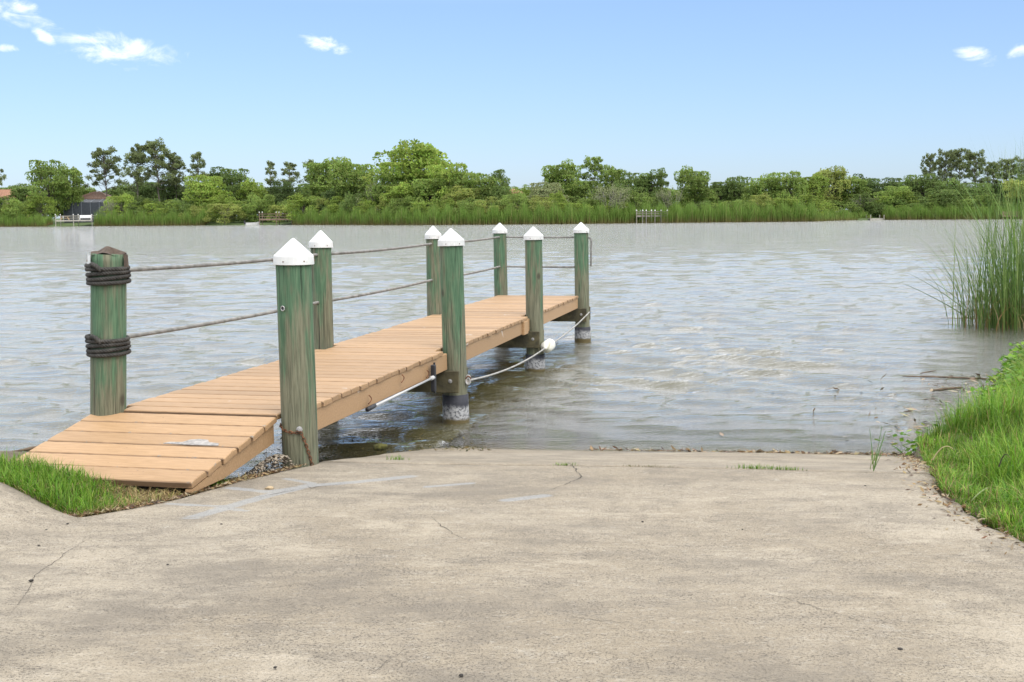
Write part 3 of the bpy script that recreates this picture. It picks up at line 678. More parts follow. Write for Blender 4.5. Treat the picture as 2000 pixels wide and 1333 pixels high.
# black coils round the first pile
for z0, lab in ((1.515, 'upper black rope coil wound round the capless pile'), (1.055, 'lower black rope coil wound round the capless pile')):
    px, py, pz, pr = PILES['A']; c = dk(px, py, 0); t = np.linspace(0, 4.35*2*math.pi, 260); rad = pr+.014+.003*np.sin(t*3.1)
    P = np.stack([rad*np.cos(t+2.2)+.05*z0, rad*np.sin(t+2.2), z0+.029*t/(2*math.pi)+.004*np.sin(t*1.3)], -1)
    mb = rope_into(MB(), P, .0138, .055)
    e = P[-1]; rope_into(mb, np.array([e, e*[1.03, 1.03, 1]+[.01, -.015, .012], e*[1.0, 1.0, 1]+[.045, -.028, .002], e+[.075, -.02, -.03]]), .015, .06)
    world_obj('rope_coil', mb.mesh('rope_coil', M_ROPEB, True), lab, 'rope', (c[0], c[1], 0)).rotation_euler[2] = -YAW
# chain round the foot of pile E
px, py, pz, pr = PILES['E']; ce = dk(px, py, 0); mb = MB(); path = []
for t in np.linspace(R(205), R(292), 18): path.append((px*0+(pr+.008)*math.cos(t), (pr+.008)*math.sin(t), .625-.035*math.sin((t-R(205))/R(87)*math.pi*.6)))
for t in np.linspace(0, 1, 16): path.append(((pr+.010)*math.cos(R(292)+t*R(38)), (pr+.010)*math.sin(R(292)+t*R(38)), .60-.24*t**1.3))
cp_, s_ = resample(path, .021); T, N, B = frames(cp_)
for i in range(len(cp_)):
    n_, b_ = (N[i], B[i]) if i % 2 else (B[i], -N[i])
    a = np.linspace(0, 2*math.pi, 11); mb.tube(cp_[i] + .0155*np.cos(a)[:, None]*T[i] + .0085*np.sin(a)[:, None]*n_, .0032, 5, False)
co = world_obj('chain', mb.mesh('chain', M_RUST, True), 'rusty chain looped round the pile foot beside the ramp', 'chain', ce); co.rotation_euler[2] = -YAW
# deck squeegee hung under the fascia
sq = empty('deck_squeegee', tuple(dk(HW+.03, 1.35, .5)), -YAW, 'white poled black deck squeegee hung on hooks under the tan fascia', 'squeegee')
A_, B_ = np.array([0, .02, .012]), np.array([.004, 1.68, .020])
add('pole', MB().tube([A_, B_], .0098, 10).mesh('pole', M_PVC, True), sq)
add('grip', MB().tube([A_-[0, .03, .001], A_+[0, .13, .003]], [.018, .0175], 10).mesh('grip', M_BLACK, True), sq)
hd = add('head', MB().box((-.02, 1.69, -.11), (.022, 1.735, .13), .008).mesh('head', M_BLACK), sq)
add('blade', MB().box((-.005, 1.735, -.125), (.007, 1.758, .145)).mesh('blade', M_BLACK), hd)
add('socket', MB().tube([B_-[0, .05, .001], B_+[0, .025, .0]], .019, 10).mesh('socket', M_PVC, True), hd)
# mooring line from the end pile to the second pile, with a fender on it
pF = dk(PILES['F'][0]+PILES['F'][3]+.035, PILES['F'][1]-.03, .40); pH = dk(PILES['H'][0]+PILES['H'][3]+.004, PILES['H'][1]-.05, .44); pG = dk(PILES['G'][0]+PILES['G'][3]+.06, PILES['G'][1]-.05, .315)
path = np.vstack([sag(pF, pG, .06)[:-1], sag(pG, pH, .035)]); o_ = pF*[1, 1, 0]
mb = rope_into(MB(), path-o_, .0095, .045, 5)
for q in range(3):      # the hitch on pile F
    a = np.linspace(0, 6.283, 16); rope_into(mb, np.stack([.02*np.cos(a)-.015, .012*np.sin(a)+.01*q, .028*np.sin(a)+.39+.012*q], -1), .008, .04, 5)
ml = world_obj('mooring_line', mb.mesh('mooring_line', M_LINE, True), 'pale mooring line slung low between the piles over the water', 'rope', o_)
add('shackle', MB().tube([(.022*math.cos(t)-.012, .006, .41+.026*math.sin(t)) for t in np.linspace(0, 6.0, 16)], .006, 6).mesh('shackle', M_RUST, True), ml)
fd = (pH-pG); fd /= np.linalg.norm(fd); fc = pG + fd*.03
prof = [(.0, -.20), (.018, -.20), (.022, -.185), (.035, -.165), (.066, -.14), (.082, -.11), (.086, -.06), (.086, .06), (.082, .11), (.066, .14), (.035, .165), (.022, .185), (.018, .2), (0, .2)]
prof = [(a_*.88, b_*1.12) for a_, b_ in prof]
fo = add('fender', MB().lathe(prof, 24, wob=1+.02*np.sign(np.sin(np.arange(24)*math.pi/2))[None]).mesh('fender', M_FENDER, True), None, tuple(fc))
fo.rotation_euler = Vector(fd).to_track_quat('Z', 'Y').to_euler(); tag(fo, 'dirty white boat fender threaded on the mooring line', 'fender')

# ------------------------------------------------------------------ grass, weeds, litter
def blades(P, h, wd, bend, az, cols, seg=3):
    """tapering bent blades, arrays over n; returns V, F, C"""
    n = len(P); ts = np.linspace(0, 1, seg+1); dirx, diry = np.cos(az), np.sin(az); V = np.zeros((n, 2*seg+1, 3)); C = np.zeros((n, 2*seg+1, 3))
    side = np.stack([-diry, dirx, 0*dirx], -1)
    for i, t in enumerate(ts):
        ang = bend*t; up = h*t*np.cos(ang*.75); out = h*t*np.sin(ang*.75)
        c = P + np.stack([dirx*out, diry*out, up], -1); wv = (wd*(1-t)**.7)[:, None]*side*.5
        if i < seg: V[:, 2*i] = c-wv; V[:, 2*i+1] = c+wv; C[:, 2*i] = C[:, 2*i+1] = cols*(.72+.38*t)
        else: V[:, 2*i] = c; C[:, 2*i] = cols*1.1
    f = []
    for i in range(seg-1): f += [[2*i, 2*i+1, 2*i+3], [2*i, 2*i+3, 2*i+2]]
    f.append([2*seg-2, 2*seg-1, 2*seg]); f = np.array(f)
    F = (np.arange(n)[:, None, None]*(2*seg+1) + f[None]).reshape(-1, 3)
    return V.reshape(-1, 3), F, C.reshape(-1, 3)
def pick(n, cols, wts, jit=.18):
    c = np.array(cols)[rng.choice(len(cols), n, p=np.array(wts)/sum(wts))]; return c*(1+rng.normal(0, jit, (n, 1)))*(1+rng.normal(0, .05, (n, 3)))
GREENS = [(.12, .26, .022), (.17, .32, .028), (.075, .18, .020), (.25, .35, .055)]; DRY = [(.42, .33, .14), (.33, .25, .11), (.22, .15, .07)]
def grass_object(name, P, h, wd, bend, cols, label, cat):
    n = len(P); V, F, C = blades(P, h, wd, bend, rng.random(n)*6.283, np.clip(cols, .005, .7)); o_ = np.array([P[:, 0].mean(), P[:, 1].mean(), 0])
    return tag(add(name, mesh_np(name, V-o_, F, M_GRASS, True, C), None, tuple(o_)), label, cat, None, 'stuff')
# left corner: green tufts along the kerb, dry thatch behind
n = 46000; X = rng.uniform(-4.2, -1.5, n); Y = rng.uniform(5.8, 7.0, n); L = slab_left(Y)
edge = L - X; keep = (edge > .0) & (Y < 6.85+.1*np.sin(X*7)) & (Y > np.where(X < -2.12, kerb_y(X), 0)-.02)
dk_y = (X*UU[0]+Y*UU[1]) - 7; dk_x = (X*VV[0]+Y*VV[1]) - VM
under = (dk_x > -.74) & (dk_x < .56) & (dk_y > -1.12)
keep &= ~under; X, Y, edge = X[keep], Y[keep], edge[keep]
lush = sstep(-1.85, -2.45, X + .10*np.sin(Y*9)+.06*np.sin(X*6.))*sstep(6.95, 6.55, Y) ; pr_ = .8+.2*lush
keep = rng.random(len(X)) < pr_; X, Y, lush = X[keep], Y[keep], lush[keep]; n = len(X)
isg = rng.random(n) < (.12+.66*lush); cols = np.where(isg[:, None], pick(n, GREENS, [3, 4, 2, 1.5]), pick(n, DRY, [3, 2, 1.5]))
h = np.where(isg, .035+.085*lush*rng.random(n)+.03*rng.random(n), .04+.06*rng.random(n))
P = np.stack([X, Y, ground_z(X, Y)-.01], -1)
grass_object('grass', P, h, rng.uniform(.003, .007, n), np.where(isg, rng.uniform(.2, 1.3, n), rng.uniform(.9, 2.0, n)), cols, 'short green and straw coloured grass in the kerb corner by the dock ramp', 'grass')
n = 300; a = px_slab(405, 946); X = a[0]+rng.normal(0, .10, n)-.03; Y = a[1]+rng.normal(0, .05, n)+.05
P = np.stack([X, Y, ground_z(X, Y)], -1); grass_object('grass', P, rng.uniform(.03, .07, n), rng.uniform(.003, .006, n), rng.uniform(.3, 1.5, n), pick(n, GREENS, [2, 4, 1, 3]), 'small bright green grass tuft on the soil below the ramp side', 'grass')
# right bank
n = 210000; Y = 3.5+17*rng.random(n)**1.5; xr = np.where(Y < 9, slab_right(Y), np.interp(Y, SH_R[:, 0], SH_R[:, 1])); X = xr + 6.5*rng.random(n)**1.6
fr = (X < .46*Y+3.2) & (X-xr > -.03+.05*np.sin(Y*9)+.04*np.sin(Y*23)); X, Y, xr = X[fr], Y[fr], xr[fr]; n = len(X)
dd = X-xr; tuft = sstep(-.6, .9, np.sin(X*5.3+Y*2.1)+np.sin(X*2.7-Y*4.4+1)+.6*np.sin(X*11+Y*7))
h = (.09+.23*sstep(0, .6, dd))*(.55+.6*tuft)*rng.uniform(.6, 1.25, n)*(1+.25*sstep(9, 14, Y)); dry = rng.random(n) < .07+.22*np.exp(-dd/.12)
cols = np.where(dry[:, None], pick(n, DRY, [2, 2, 2]), pick(n, GREENS, [3, 4, 1.6, 2.2])*(.8+.35*tuft[:, None]))
P = np.stack([X, Y, ground_z(X, Y)-.012], -1)
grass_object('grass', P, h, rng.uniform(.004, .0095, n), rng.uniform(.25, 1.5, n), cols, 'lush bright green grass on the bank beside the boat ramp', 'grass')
# broad leaved creeping weeds on the water's edge of the right bank
n = 2600; Y = rng.uniform(9.2, 15.5, n); X = np.interp(Y, SH_R[:, 0], SH_R[:, 1]) + rng.gamma(1.6, .17, n)-.12
Z = np.maximum(ground_z(X, Y), .0)+rng.uniform(.03, .26, n)*(.6+.4*np.sin(X*4+Y*3)); a = rng.random(n)*6.283; s = rng.uniform(.018, .042, n); tl = rng.uniform(-.6, .6, n)
d1 = np.stack([np.cos(a), np.sin(a), tl], -1)*s[:, None]; d2 = np.stack([-np.sin(a), np.cos(a), rng.uniform(-.5, .5, n)], -1)*s[:, None]*.75; c = np.stack([X, Y, Z], -1)
V = np.stack([c-d1, c-d1*.2+d2, c+d1, c-d1*.2-d2], 1).reshape(-1, 3); C = np.repeat(pick(n, [(.11, .25, .02), (.17, .29, .03), (.26, .33, .05)], [3, 3, 1]), 4, 0)
o_ = np.array([4.5, 11, 0]); tag(add('bank_weeds', mesh_np('bank_weeds', V-o_, np.arange(4*n).reshape(-1, 4), M_GRASS, False, C), None, tuple(o_)), 'leafy creeping weeds trailing over the water edge of the grass bank', 'weeds', None, 'stuff')
# dead leaves and straw along the edges of the slab
def litter(name, X, Y, zoff, label, cat, size=(.012, .05), cols=((.20, .115, .05), (.34, .25, .13), (.09, .06, .04), (.42, .34, .22))):
    n = len(X); gz = np.maximum(ground_z(X, Y), np.where((X > slab_left(Y)) & (X < slab_right(Y)) & (Y < 12), slab_z(X, Y), -9)); gz = np.maximum(gz, 0) + zoff
    a = rng.random(n)*6.283; L_ = rng.uniform(*size, n); Wd = L_*rng.uniform(.08, .4, n); tl = rng.normal(0, .25, n)
    c = np.stack([X, Y, gz+.3*L_*np.abs(tl)], -1); d1 = np.stack([np.cos(a), np.sin(a), tl], -1)*L_[:, None]*.5; d2 = np.stack([-np.sin(a), np.cos(a), rng.normal(0, .4, n)], -1)*Wd[:, None]*.5
    V = np.stack([c-d1, c+d2, c+d1, c-d2], 1).reshape(-1, 3); C = np.repeat(pick(n, cols, [1]*len(cols)), 4, 0); o_ = np.array([X.mean(), Y.mean(), 0])
    return tag(add(name, mesh_np(name, V-o_, np.arange(4*n).reshape(-1, 4), M_GRASS, False, np.clip(C, .01, .8)), None, tuple(o_)), label, cat, None, 'stuff')
Y = rng.uniform(5.85, 7.4, 4200); X = slab_left(Y) - rng.gamma(1.3, .11, 4200)+.04
litter('leaf_litter', X, Y, .006, 'brown dead leaves and straw along the slab edge below the dock ramp', 'litter')
Y = rng.uniform(4.6, 9.5, 2200); X = slab_right(Y) + rng.normal(.02, .09, 2200)
litter('leaf_litter', X, Y, .006, 'brown dead leaves and straw along the slab edge by the grass bank', 'litter')
Y = 9.62+rng.normal(0, .10, 900); X = rng.uniform(1.4, 3.5, 900)**1.0; X = 3.5-2.9*rng.random(900)**2.2; Y = (SHORE-.03-X*SA)/CA + rng.normal(0, .035, 900)
litter('wrack_line', X, Y, .005, 'line of washed up twigs and reed scraps at the ramp waterline', 'litter', (.015, .10))
Y = rng.uniform(9.8, 14, 420); X = np.interp(Y, SH_R[:, 0], SH_R[:, 1]) - rng.gamma(1.3, .33, 420)
litter('floating_debris', X, Y, .012, 'bits of reed and leaf floating beside the grassy bank', 'debris', (.02, .12), ((.24, .17, .10), (.40, .32, .22), (.10, .08, .05)))
q_ = rng.random((900, 2)); P = np.array([dk(.5-2.0*b_+.2, .95+a_*1.9, 0) for a_, b_ in q_]); litter('floating_weed', P[:, 0]+.15, P[:, 1], .012, 'dark water weed scraps floating beneath the dock', 'weed', (.012, .05), ((.03, .04, .015), (.06, .06, .03), (.02, .02, .012)))
P = np.array([px_slab(x, y) for x, y in zip(rng.uniform(690, 960, 500), rng.uniform(866, 884, 500))]); litter('floating_weed', P[:, 0]-.05*rng.random(500), P[:, 1]+.35*rng.random(500), .012, 'olive and straw weed scum at the foot of the second pile', 'weed', (.012, .05), ((.10, .09, .025), (.20, .15, .05), (.04, .045, .015)))
# gravel spilt under the ramp
n = 700; c = px_slab(540, 922); X = c[0]+rng.normal(0, .16, n)-.02; Y = c[1]+rng.normal(0, .08, n)+.12; keep = X < slab_left(Y)+.01; X, Y = X[keep], Y[keep]; n = len(X)
hh = .10*np.exp(-((X-c[0]+.02)/.17)**2-((Y-c[1]-.12)/.10)**2); s = rng.uniform(.006, .016, n)
oc = np.array([[1, 0, 0], [0, 1, 0], [-1, 0, 0], [0, -1, 0], [0, 0, .7], [0, 0, -.7]]); of = np.array([[0, 1, 4], [1, 2, 4], [2, 3, 4], [3, 0, 4], [1, 0, 5], [2, 1, 5], [3, 2, 5], [0, 3, 5]])
V = (np.stack([X, Y, ground_z(X, Y)+hh], -1)[:, None] + oc[None]*s[:, None, None]*rng.uniform(.6, 1.2, (n, 6, 1))).reshape(-1, 3)
o_ = np.array([c[0], c[1], 0]); tag(add('gravel', mesh_np('gravel', V-o_, (np.arange(n)[:, None, None]*6+of[None]).reshape(-1, 3), M_STONE, True), None, tuple(o_)), 'small heap of grey gravel under the dock ramp beside the chained pile', 'gravel', None, 'stuff')
# tufts growing in the joint of the slab, and the tall weed
def tuft(name, px, py, n, sx, sy, h, label, group=None, kind=None, cols=GREENS, bend=(.3, 1.4), wd=(.002, .005)):
    c = px_slab(px, py); X = c[0]+rng.normal(0, sx, n); Y = (c[1]*CA + c[0]*SA - X*SA)/CA + rng.normal(0, sy, n)
    P = np.stack([X, Y, slab_z(X, Y)-.004], -1); V, F, C = blades(P, rng.uniform(h*.4, h, n), rng.uniform(*wd, n), rng.uniform(*bend, n), rng.random(n)*6.283, np.clip(pick(n, cols, [1]*len(cols)), .01, .6))
    o_ = np.array([c[0], c[1], 0]); return tag(add(name, mesh_np(name, V-o_, F, M_GRASS, True, C), None, tuple(o_)), label, 'grass', group, 'stuff')
tuft('grass_tuft', 1480, 915, 130, .075, .012, .045, 'longer green grass tuft in the slab joint, nearest the tall weed')
tuft('grass_tuft', 1540, 917, 70, .05, .01, .035, 'shorter green grass tuft in the slab joint between the long tuft and the tall weed')
tuft('grass_tuft', 1100, 908, 60, .04, .02, .03, 'little tuft where a crack meets the slab joint')
tuft('grass_tuft', 777, 897, 60, .035, .02, .05, 'little green tuft on the slab near the second pile')
tuft('grass_tuft', 1260, 911, 90, .10, .01, .02, 'low browned tuft lying along the slab joint', cols=[(.12, .13, .03), (.22, .16, .06)])
wd_ = empty('weed', tuple(px_slab(1706, 921)), 0, 'thin upright weed with forked stems in the slab joint', 'weed')
for k in range(7):
    a = rnd.random()*6.28; hgt = rnd.uniform(.10, .34); pth = [(0, 0, 0), (.02*math.cos(a), .02*math.sin(a), hgt*.4), (.05*math.cos(a+.4)+.01, .05*math.sin(a), hgt)]
    add('stem', MB().tube(resample(pth, .03)[0], .0018, 4).mesh('stem', simple('weed_stem', (.10, .19, .04), .7, .2) if k == 0 else bpy.data.materials['weed_stem']), wd_)
n = 26; P = np.zeros((n, 3)); P[:, 0] = rng.normal(0, .012, n); P[:, 1] = rng.normal(0, .012, n); P[:, 2] = rng.uniform(0, .08, n)
V, F, C = blades(P, rng.uniform(.04, .09, n), rng.uniform(.002, .004, n), rng.uniform(.4, 1.4, n), rng.random(n)*6.28, pick(n, GREENS, [1, 2, 1, 2])); add('leaves', mesh_np('leaves', V, F, M_GRASS, True, C), wd_)
# long arching stalks leaning from the bank over the slab
for k, (x, y, x2, y2, lab) in enumerate(((1905, 985, 1850, 1055, 'long pale grass stalk arching from the bank over the slab edge'), (1800, 925, 1862, 878, 'dry straw stalk slanting up from the slab corner'),
                                        (1930, 940, 1972, 895, 'dark dead stalk sticking up out of the bank grass'))):
    a = px_slab(x, y) + [.1, .1, .06]; b = at_dist(x2, y2, a[1]-.05); mid = (a+b)/2+[0, 0, .09]
    t = np.linspace(0, 1, 14)[:, None]; pth = (1-t)**2*a + 2*t*(1-t)*mid + t*t*b; o_ = a*[1, 1, 0]+[0, 0, a[2]-.1]
    world_obj('grass_stalk', MB().tube(pth-o_, np.linspace(.0045, .0015, 14), 5).mesh('grass_stalk', [simple('stalk_green', (.24, .30, .12), .7, .2), simple('stalk_straw', (.42, .34, .18), .8, .2), simple('stalk_dark', (.06, .05, .03), .8, .2)][k]), lab, 'stalk', o_)
# driftwood
def stick(pts, rad, label, seed):
    r_ = np.random.default_rng(seed); P = np.array([at_z(x, y, .012) for x, y in pts]); P, s = resample(P, .06); P[:, 0] += r_.normal(0, .004, len(P)); P[:, 1] += np.cumsum(r_.normal(0, .006, len(P)))*.5
    o_ = P[0]*[1, 1, 0]; rr_ = rad*np.interp(np.linspace(0, 1, len(P)), [0, .1, .6, 1], [.35, .8, 1, .6])*(1+.15*r_.normal(0, 1, len(P)))
    world_obj('driftwood_stick', MB().tube(P-o_, np.abs(rr_), 7).mesh('driftwood_stick', M_STICK, True), label, 'stick', o_)
stick([(1762, 735), (1850, 737), (1945, 741)], .012, 'long straight stick floating off the grassy bank', 1)
stick([(1797, 730), (1828, 724)], .008, 'short stick floating just beyond the long stick', 2)
stick([(1818, 764), (1845, 760), (1880, 757)], .014, 'pointed bark slab floating between the long stick and the ramp', 3)
stick([(1838, 622), (1900, 623), (1930, 625)], .018, 'thin stick floating against the foot of the cattails', 4)
stick([(-15, 892), (40, 880), (105, 868), (190, 862)], .016, 'bent twig floating beside the lower end of the dock ramp', 5)
stick([(5, 899), (60, 888), (140, 878)], .014, 'straighter twig at the soil edge beside the dock ramp', 6)
# stones
def stone(px, py, s, label, group=None, seed=0, mat=M_STONE, cat='stone', nm='stone'):
    r_ = np.random.default_rng(seed); c = px_slab(px, py); a = np.linspace(0, 2*math.pi, 9, endpoint=False); prof = [(.02, -.5), (.75, -.42), (1, -.05), (.85, .3), (.4, .52), (.02, .56)]
    m_ = MB().lathe(np.array(prof)*[s, s*.8], 9, wob=1+.16*r_.normal(0, 1, (6, 9)))
    world_obj(nm, m_.mesh(nm, mat, True), label, cat, c+[0, 0, s*.36], group)
stone(527, 957, .026, 'pale brown stone lying on the grey sealant streak', None, 1, simple('pale_stone', (.40, .30, .18), .9, .25, 20, .3))
for k, (x, y, s) in enumerate([(61, 1136, .010), (865/2, 860+330/2, .007), (180/2, 860+353/2, .007), (152/2, 860+413/2, .006), (1802/2, 860+922/2, .008), (655/2, 860+487/2, .005), (1075/2, 860+890/2, .006), (1255, 1020, .006), (1758, 1270, .009), (1690, 950, .007), (1450, 1035, .005), (264/2, 860+328/2, .006)]):
    stone(x, y, s, 'tiny dark pebble lying loose on the concrete apron', 'dark pebbles scattered on the apron', 10+k, bpy.data.materials.get('dark_pebble') or simple('dark_pebble', (.03, .026, .022), .9, .3, 20, .3), 'pebble', 'pebble')
stone(742, 879, .06, 'mossy olive weed mound on the slab edge behind the chained pile', None, 33, simple('moss_mound', (.12, .115, .028), .95, .5, 40, 1.2), 'moss', 'moss_mound')

# cattails in the water beyond the bank
def cattails(name, cx, cy, rx, ry, n, hmax, label, lean_left, seed):
    r_ = np.random.default_rng(seed); X = cx+r_.normal(0, rx, n); Y = cy+r_.normal(0, ry, n); P = np.stack([X-cx, Y-cy, np.full(n, -.15)], -1)
    az = np.where(r_.random(n) < lean_left, math.pi+r_.normal(0, .5, n), r_.random(n)*6.283); left = np.clip((cx-X)/rx, -1, 2)
    h = hmax*r_.uniform(.45, 1.0, n); bend = np.abs(r_.normal(.2, .16, n)) + .34*np.clip(left, 0, 2)*(np.cos(az) < -.3)
    g_ = np.array([(.16, .27, .06), (.12, .21, .05), (.24, .32, .10), (.10, .17, .05)])[r_.integers(0, 4, n)]*(1+r_.normal(0, .15, (n, 1)))
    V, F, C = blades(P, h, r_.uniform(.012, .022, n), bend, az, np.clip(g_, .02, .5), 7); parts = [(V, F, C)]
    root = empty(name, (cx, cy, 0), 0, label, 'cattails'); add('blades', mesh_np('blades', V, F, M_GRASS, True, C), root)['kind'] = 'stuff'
    m2 = n//3; P2 = np.stack([r_.normal(0, rx, m2), r_.normal(0, ry, m2), np.full(m2, -.05)], -1)
    V, F, C = blades(P2, r_.uniform(.3, 1.0, m2), r_.uniform(.01, .02, m2), r_.uniform(.2, 2.2, m2), r_.random(m2)*6.283, pick(m2, [(.30, .17, .07), (.22, .13, .06), (.38, .28, .14)], [1, 1, 1]), 5)
    add('dead_blades', mesh_np('dead_blades', V, F, M_GRASS, True, C), root)['kind'] = 'stuff'
    return root
cattails('cattail_clump', 7.98, 19.8, .27, .4, 250, 2.4, 'leaning clump of tall cattails fanning over the open water', .72, 1)
cattails('cattail_clump', 8.72, 20.3, .27, .6, 420, 3.5, 'taller dense clump of cattails rooted against the grass bank', .15, 2)
# a few long blades bent far out over the water
for k, (x0, y0, x1, y1, bow) in enumerate([(1895, 624, 1745, 547, .06), (1905, 622, 1765, 530, .08), (1912, 625, 1800, 540, .10), (1918, 622, 1838, 522, .12), (1900, 620, 1815, 490, .15), (1925, 615, 1835, 500, .18), (1930, 610, 1870, 455, .2), (1935, 605, 1875, 440, .18)]):
    a = at_z(x0, y0, .0); b = at_dist(x1, y1, a[1]-.4); t = np.linspace(0, 1, 14)[:, None]; mid = (a+b)/2+np.array([0, 0, bow*1.6]); C_ = (1-t)**2*a+2*t*(1-t)*mid+t*t*b
    wv = np.array([0, .0, 1.])*(.010*(1-t[:, 0])**.6)[:, None]; V = np.stack([C_-wv, C_+wv+[0, .006, 0]], 1).reshape(-1, 3); cl = next(o for o in bpy.data.objects if o.name == 'cattail_clump')
    add('long_blade', mesh_np('long_blade', V-np.array([7.98, 19.8, 0]), gridq(14, 2), M_GRASS, True, np.tile((.07, .12, .035), (28, 1))), cl)

# ------------------------------------------------------------------ far bank: trees
def leaves_np(C, size, cols, r_):
    n = len(C); a = r_.normal(0, 1, (n, 3)); a /= np.linalg.norm(a, axis=1)[:, None]; b = np.cross(a, r_.normal(0, 1, (n, 3))); b /= np.linalg.norm(b, axis=1)[:, None]
    s = (size*r_.uniform(.6, 1.3, n))[:, None]; V = np.stack([C-a*s*.7, C+b*s*.45, C+a*s*.7, C-b*s*.45], 1).reshape(-1, 3)
    return V, np.arange(4*n).reshape(-1, 4), np.repeat(cols, 4, 0)
def limb(mb, a, b, r0, r1, r_, n=5, j=.04):
    t = np.linspace(0, 1, n)[:, None]; P = (1-t)*np.array(a)+t*np.array(b); L = np.linalg.norm(np.array(b)-np.array(a)); P[1:-1] += r_.normal(0, j*L, (n-2, 3))
    mb.tube(P, np.linspace(r0, r1, n), 5, False); return P
PROTO = {}
def broad(key, seed, asp=1.0, lobes=16, leaves=3400, low=.12, dome=.9, airy=0.):
    """unit-height broadleaf tree: trunk with limbs to each leafy lobe; asp = crown width / height"""
    r_ = np.random.default_rng(seed); mb = MB(); limb(mb, (0, 0, -.03), (r_.normal(0, .02), r_.normal(0, .02), .42), .022, .014, r_); Vs = []; Cs = []
    cents = []; lobes = int(lobes*1.9)
    for i in range(lobes):
        for _ in range(40):
            z = r_.uniform(low+.08, .93); rad = asp*.5*math.sqrt(max(0, 1-((z-low-.28)/(1.0-low-.22))**2)) if z > low+.28 else asp*.5*(.72+.28*(z-low)/.28)
            an = r_.random()*6.283; q = rad*math.sqrt(r_.uniform(.15, 1))*.82; c = np.array([q*math.cos(an), q*math.sin(an), z])
            if all(np.linalg.norm(c-d) > .075*asp**.5 for d in cents): break
        cents.append(c); lr = r_.uniform(.10, .19)*asp**.4*(1.15-.35*z); nl = int(3.2*leaves/lobes*r_.uniform(.7, 1.3))
        d = r_.normal(0, 1, (nl, 3)); d /= np.linalg.norm(d, axis=1)[:, None]; rr_ = lr*r_.uniform(.45+.0*airy, 1.08, nl)**.6; P = c + d*rr_[:, None]*[1.15, 1.15, .82]
        P += .02*np.sin(P*37+seed); tone = r_.uniform(.78, 1.2)
        col = np.array([1, 1, 1])*tone*(1+r_.normal(0, .16, (nl, 1)))*(1+r_.normal(0, .06, (nl, 3))); Vs.append(P); Cs.append(col)
        limb(mb, (0, 0, min(.4, z*.6)), c, .009, .003, r_)
    C = np.concatenate(Vs); col = np.clip(np.concatenate(Cs), .3, 2); 
    V, F, K = leaves_np(C, .023+.006*asp, col, r_)
    PROTO[key] = (mb.mesh('trunk', M_BARK, True), mesh_np('crown', V, F, M_LEAF, False, K))
def pine(key, seed, asp=.35, first=.5, tufts=34):
    r_ = np.random.default_rng(seed); mb = MB(); tr = limb(mb, (0, 0, -.03), (r_.normal(0, .03), r_.normal(0, .03), .97), .0125, .004, r_, 8, .008); Cs = []; K = []
    for i in range(tufts):
        z = first+(.98-first)*r_.random()**.75; rad = asp*.5*(1.1-.75*((z-first)/(1-first))**1.6)*r_.uniform(.25, 1.0); an = r_.random()*6.283
        b0 = np.array([np.interp(z-.04, tr[:, 2], tr[:, k]) for k in (0, 1)]+[z-.05]); c = b0+[rad*math.cos(an), rad*math.sin(an), .05+.25*rad]; limb(mb, b0, c, .0035, .0015, r_, 4)
        nl = r_.integers(60, 110); lr = r_.uniform(.026, .052); d = r_.normal(0, 1, (nl, 3)); d /= np.linalg.norm(d, axis=1)[:, None]; Cs.append(c+d*lr*r_.uniform(.3, 1.1, (nl, 1))*[1.15, 1.15, .85]); K.append(np.ones((nl, 3))*r_.uniform(.75, 1.2)*(1+r_.normal(0, .15, (nl, 1))))
    V, F, C = leaves_np(np.concatenate(Cs), .0165, np.clip(np.concatenate(K), .3, 2), r_)
    PROTO[key] = (mb.mesh('trunk', M_BARK, True), mesh_np('crown', V, F, M_LEAF, False, C))
def bare(key, seed, leaves=500):
    r_ = np.random.default_rng(seed); mb = MB(); tips = []
    def grow(p, d, L, r0, lev):
        q = p+d*L; limb(mb, p, q, r0, r0*.6, r_, 4, .05)
        if lev == 0: tips.append(q); return
        for _ in range(3 if lev > 1 else 2):
            e = d+r_.normal(0, .34, 3); e[2] = abs(e[2])*.9+.15; e /= np.linalg.norm(e); grow(p+d*L*r_.uniform(.55, 1), e, L*r_.uniform(.55, .85), r0*.6, lev-1)
    for _ in range(7):
        d = np.array([r_.normal(0, .42), r_.normal(0, .42), 1.]); d /= np.linalg.norm(d); grow(np.array([r_.normal(0, .03), r_.normal(0, .03), -.02]), d, .34, .0085, 3)
    T_ = np.array(tips); zmax = T_[:, 2].max(); C = T_[r_.integers(0, len(T_), leaves)]+r_.normal(0, .035, (leaves, 3)); V, F, K = leaves_np(C, .022, np.ones((leaves, 3))*(1+r_.normal(0, .2, (leaves, 1))), r_)
    PROTO[key] = (mb.mesh('trunk', M_PALE, True), mesh_np('crown', V, F, M_LEAF, False, K))
def palm(key):
    r_ = np.random.default_rng(3); mb = MB(); limb(mb, (0, 0, -.02), (.02, 0, .68), .05, .042, r_, 6, .006); Vs = []; Fs = []; n = 0
    for i in range(46):
        an = r_.random()*6.283; el = r_.uniform(-.7, 1.3); d = np.array([math.cos(an)*math.cos(el), math.sin(an)*math.cos(el), math.sin(el)]); c = np.array([.02, 0, .70])+d*.13
        for k in range(9):
            e = d+r_.normal(0, .45, 3); e[2] -= .25; e /= np.linalg.norm(e); s = np.cross(e, [0, 0, 1.])*.012; tip = c+e*r_.uniform(.13, .2); Vs += [c-s, c+s, tip]; Fs.append([n, n+1, n+2]); n += 3
    K = np.ones((n, 3))*np.repeat(1+r_.normal(0, .2, (n//3, 1)), 3, 0)
    PROTO[key] = (mb.mesh('trunk', M_PALE, True), mesh_np('crown', np.array(Vs), np.array(Fs), M_LEAF, False, np.clip(K, .3, 2)))
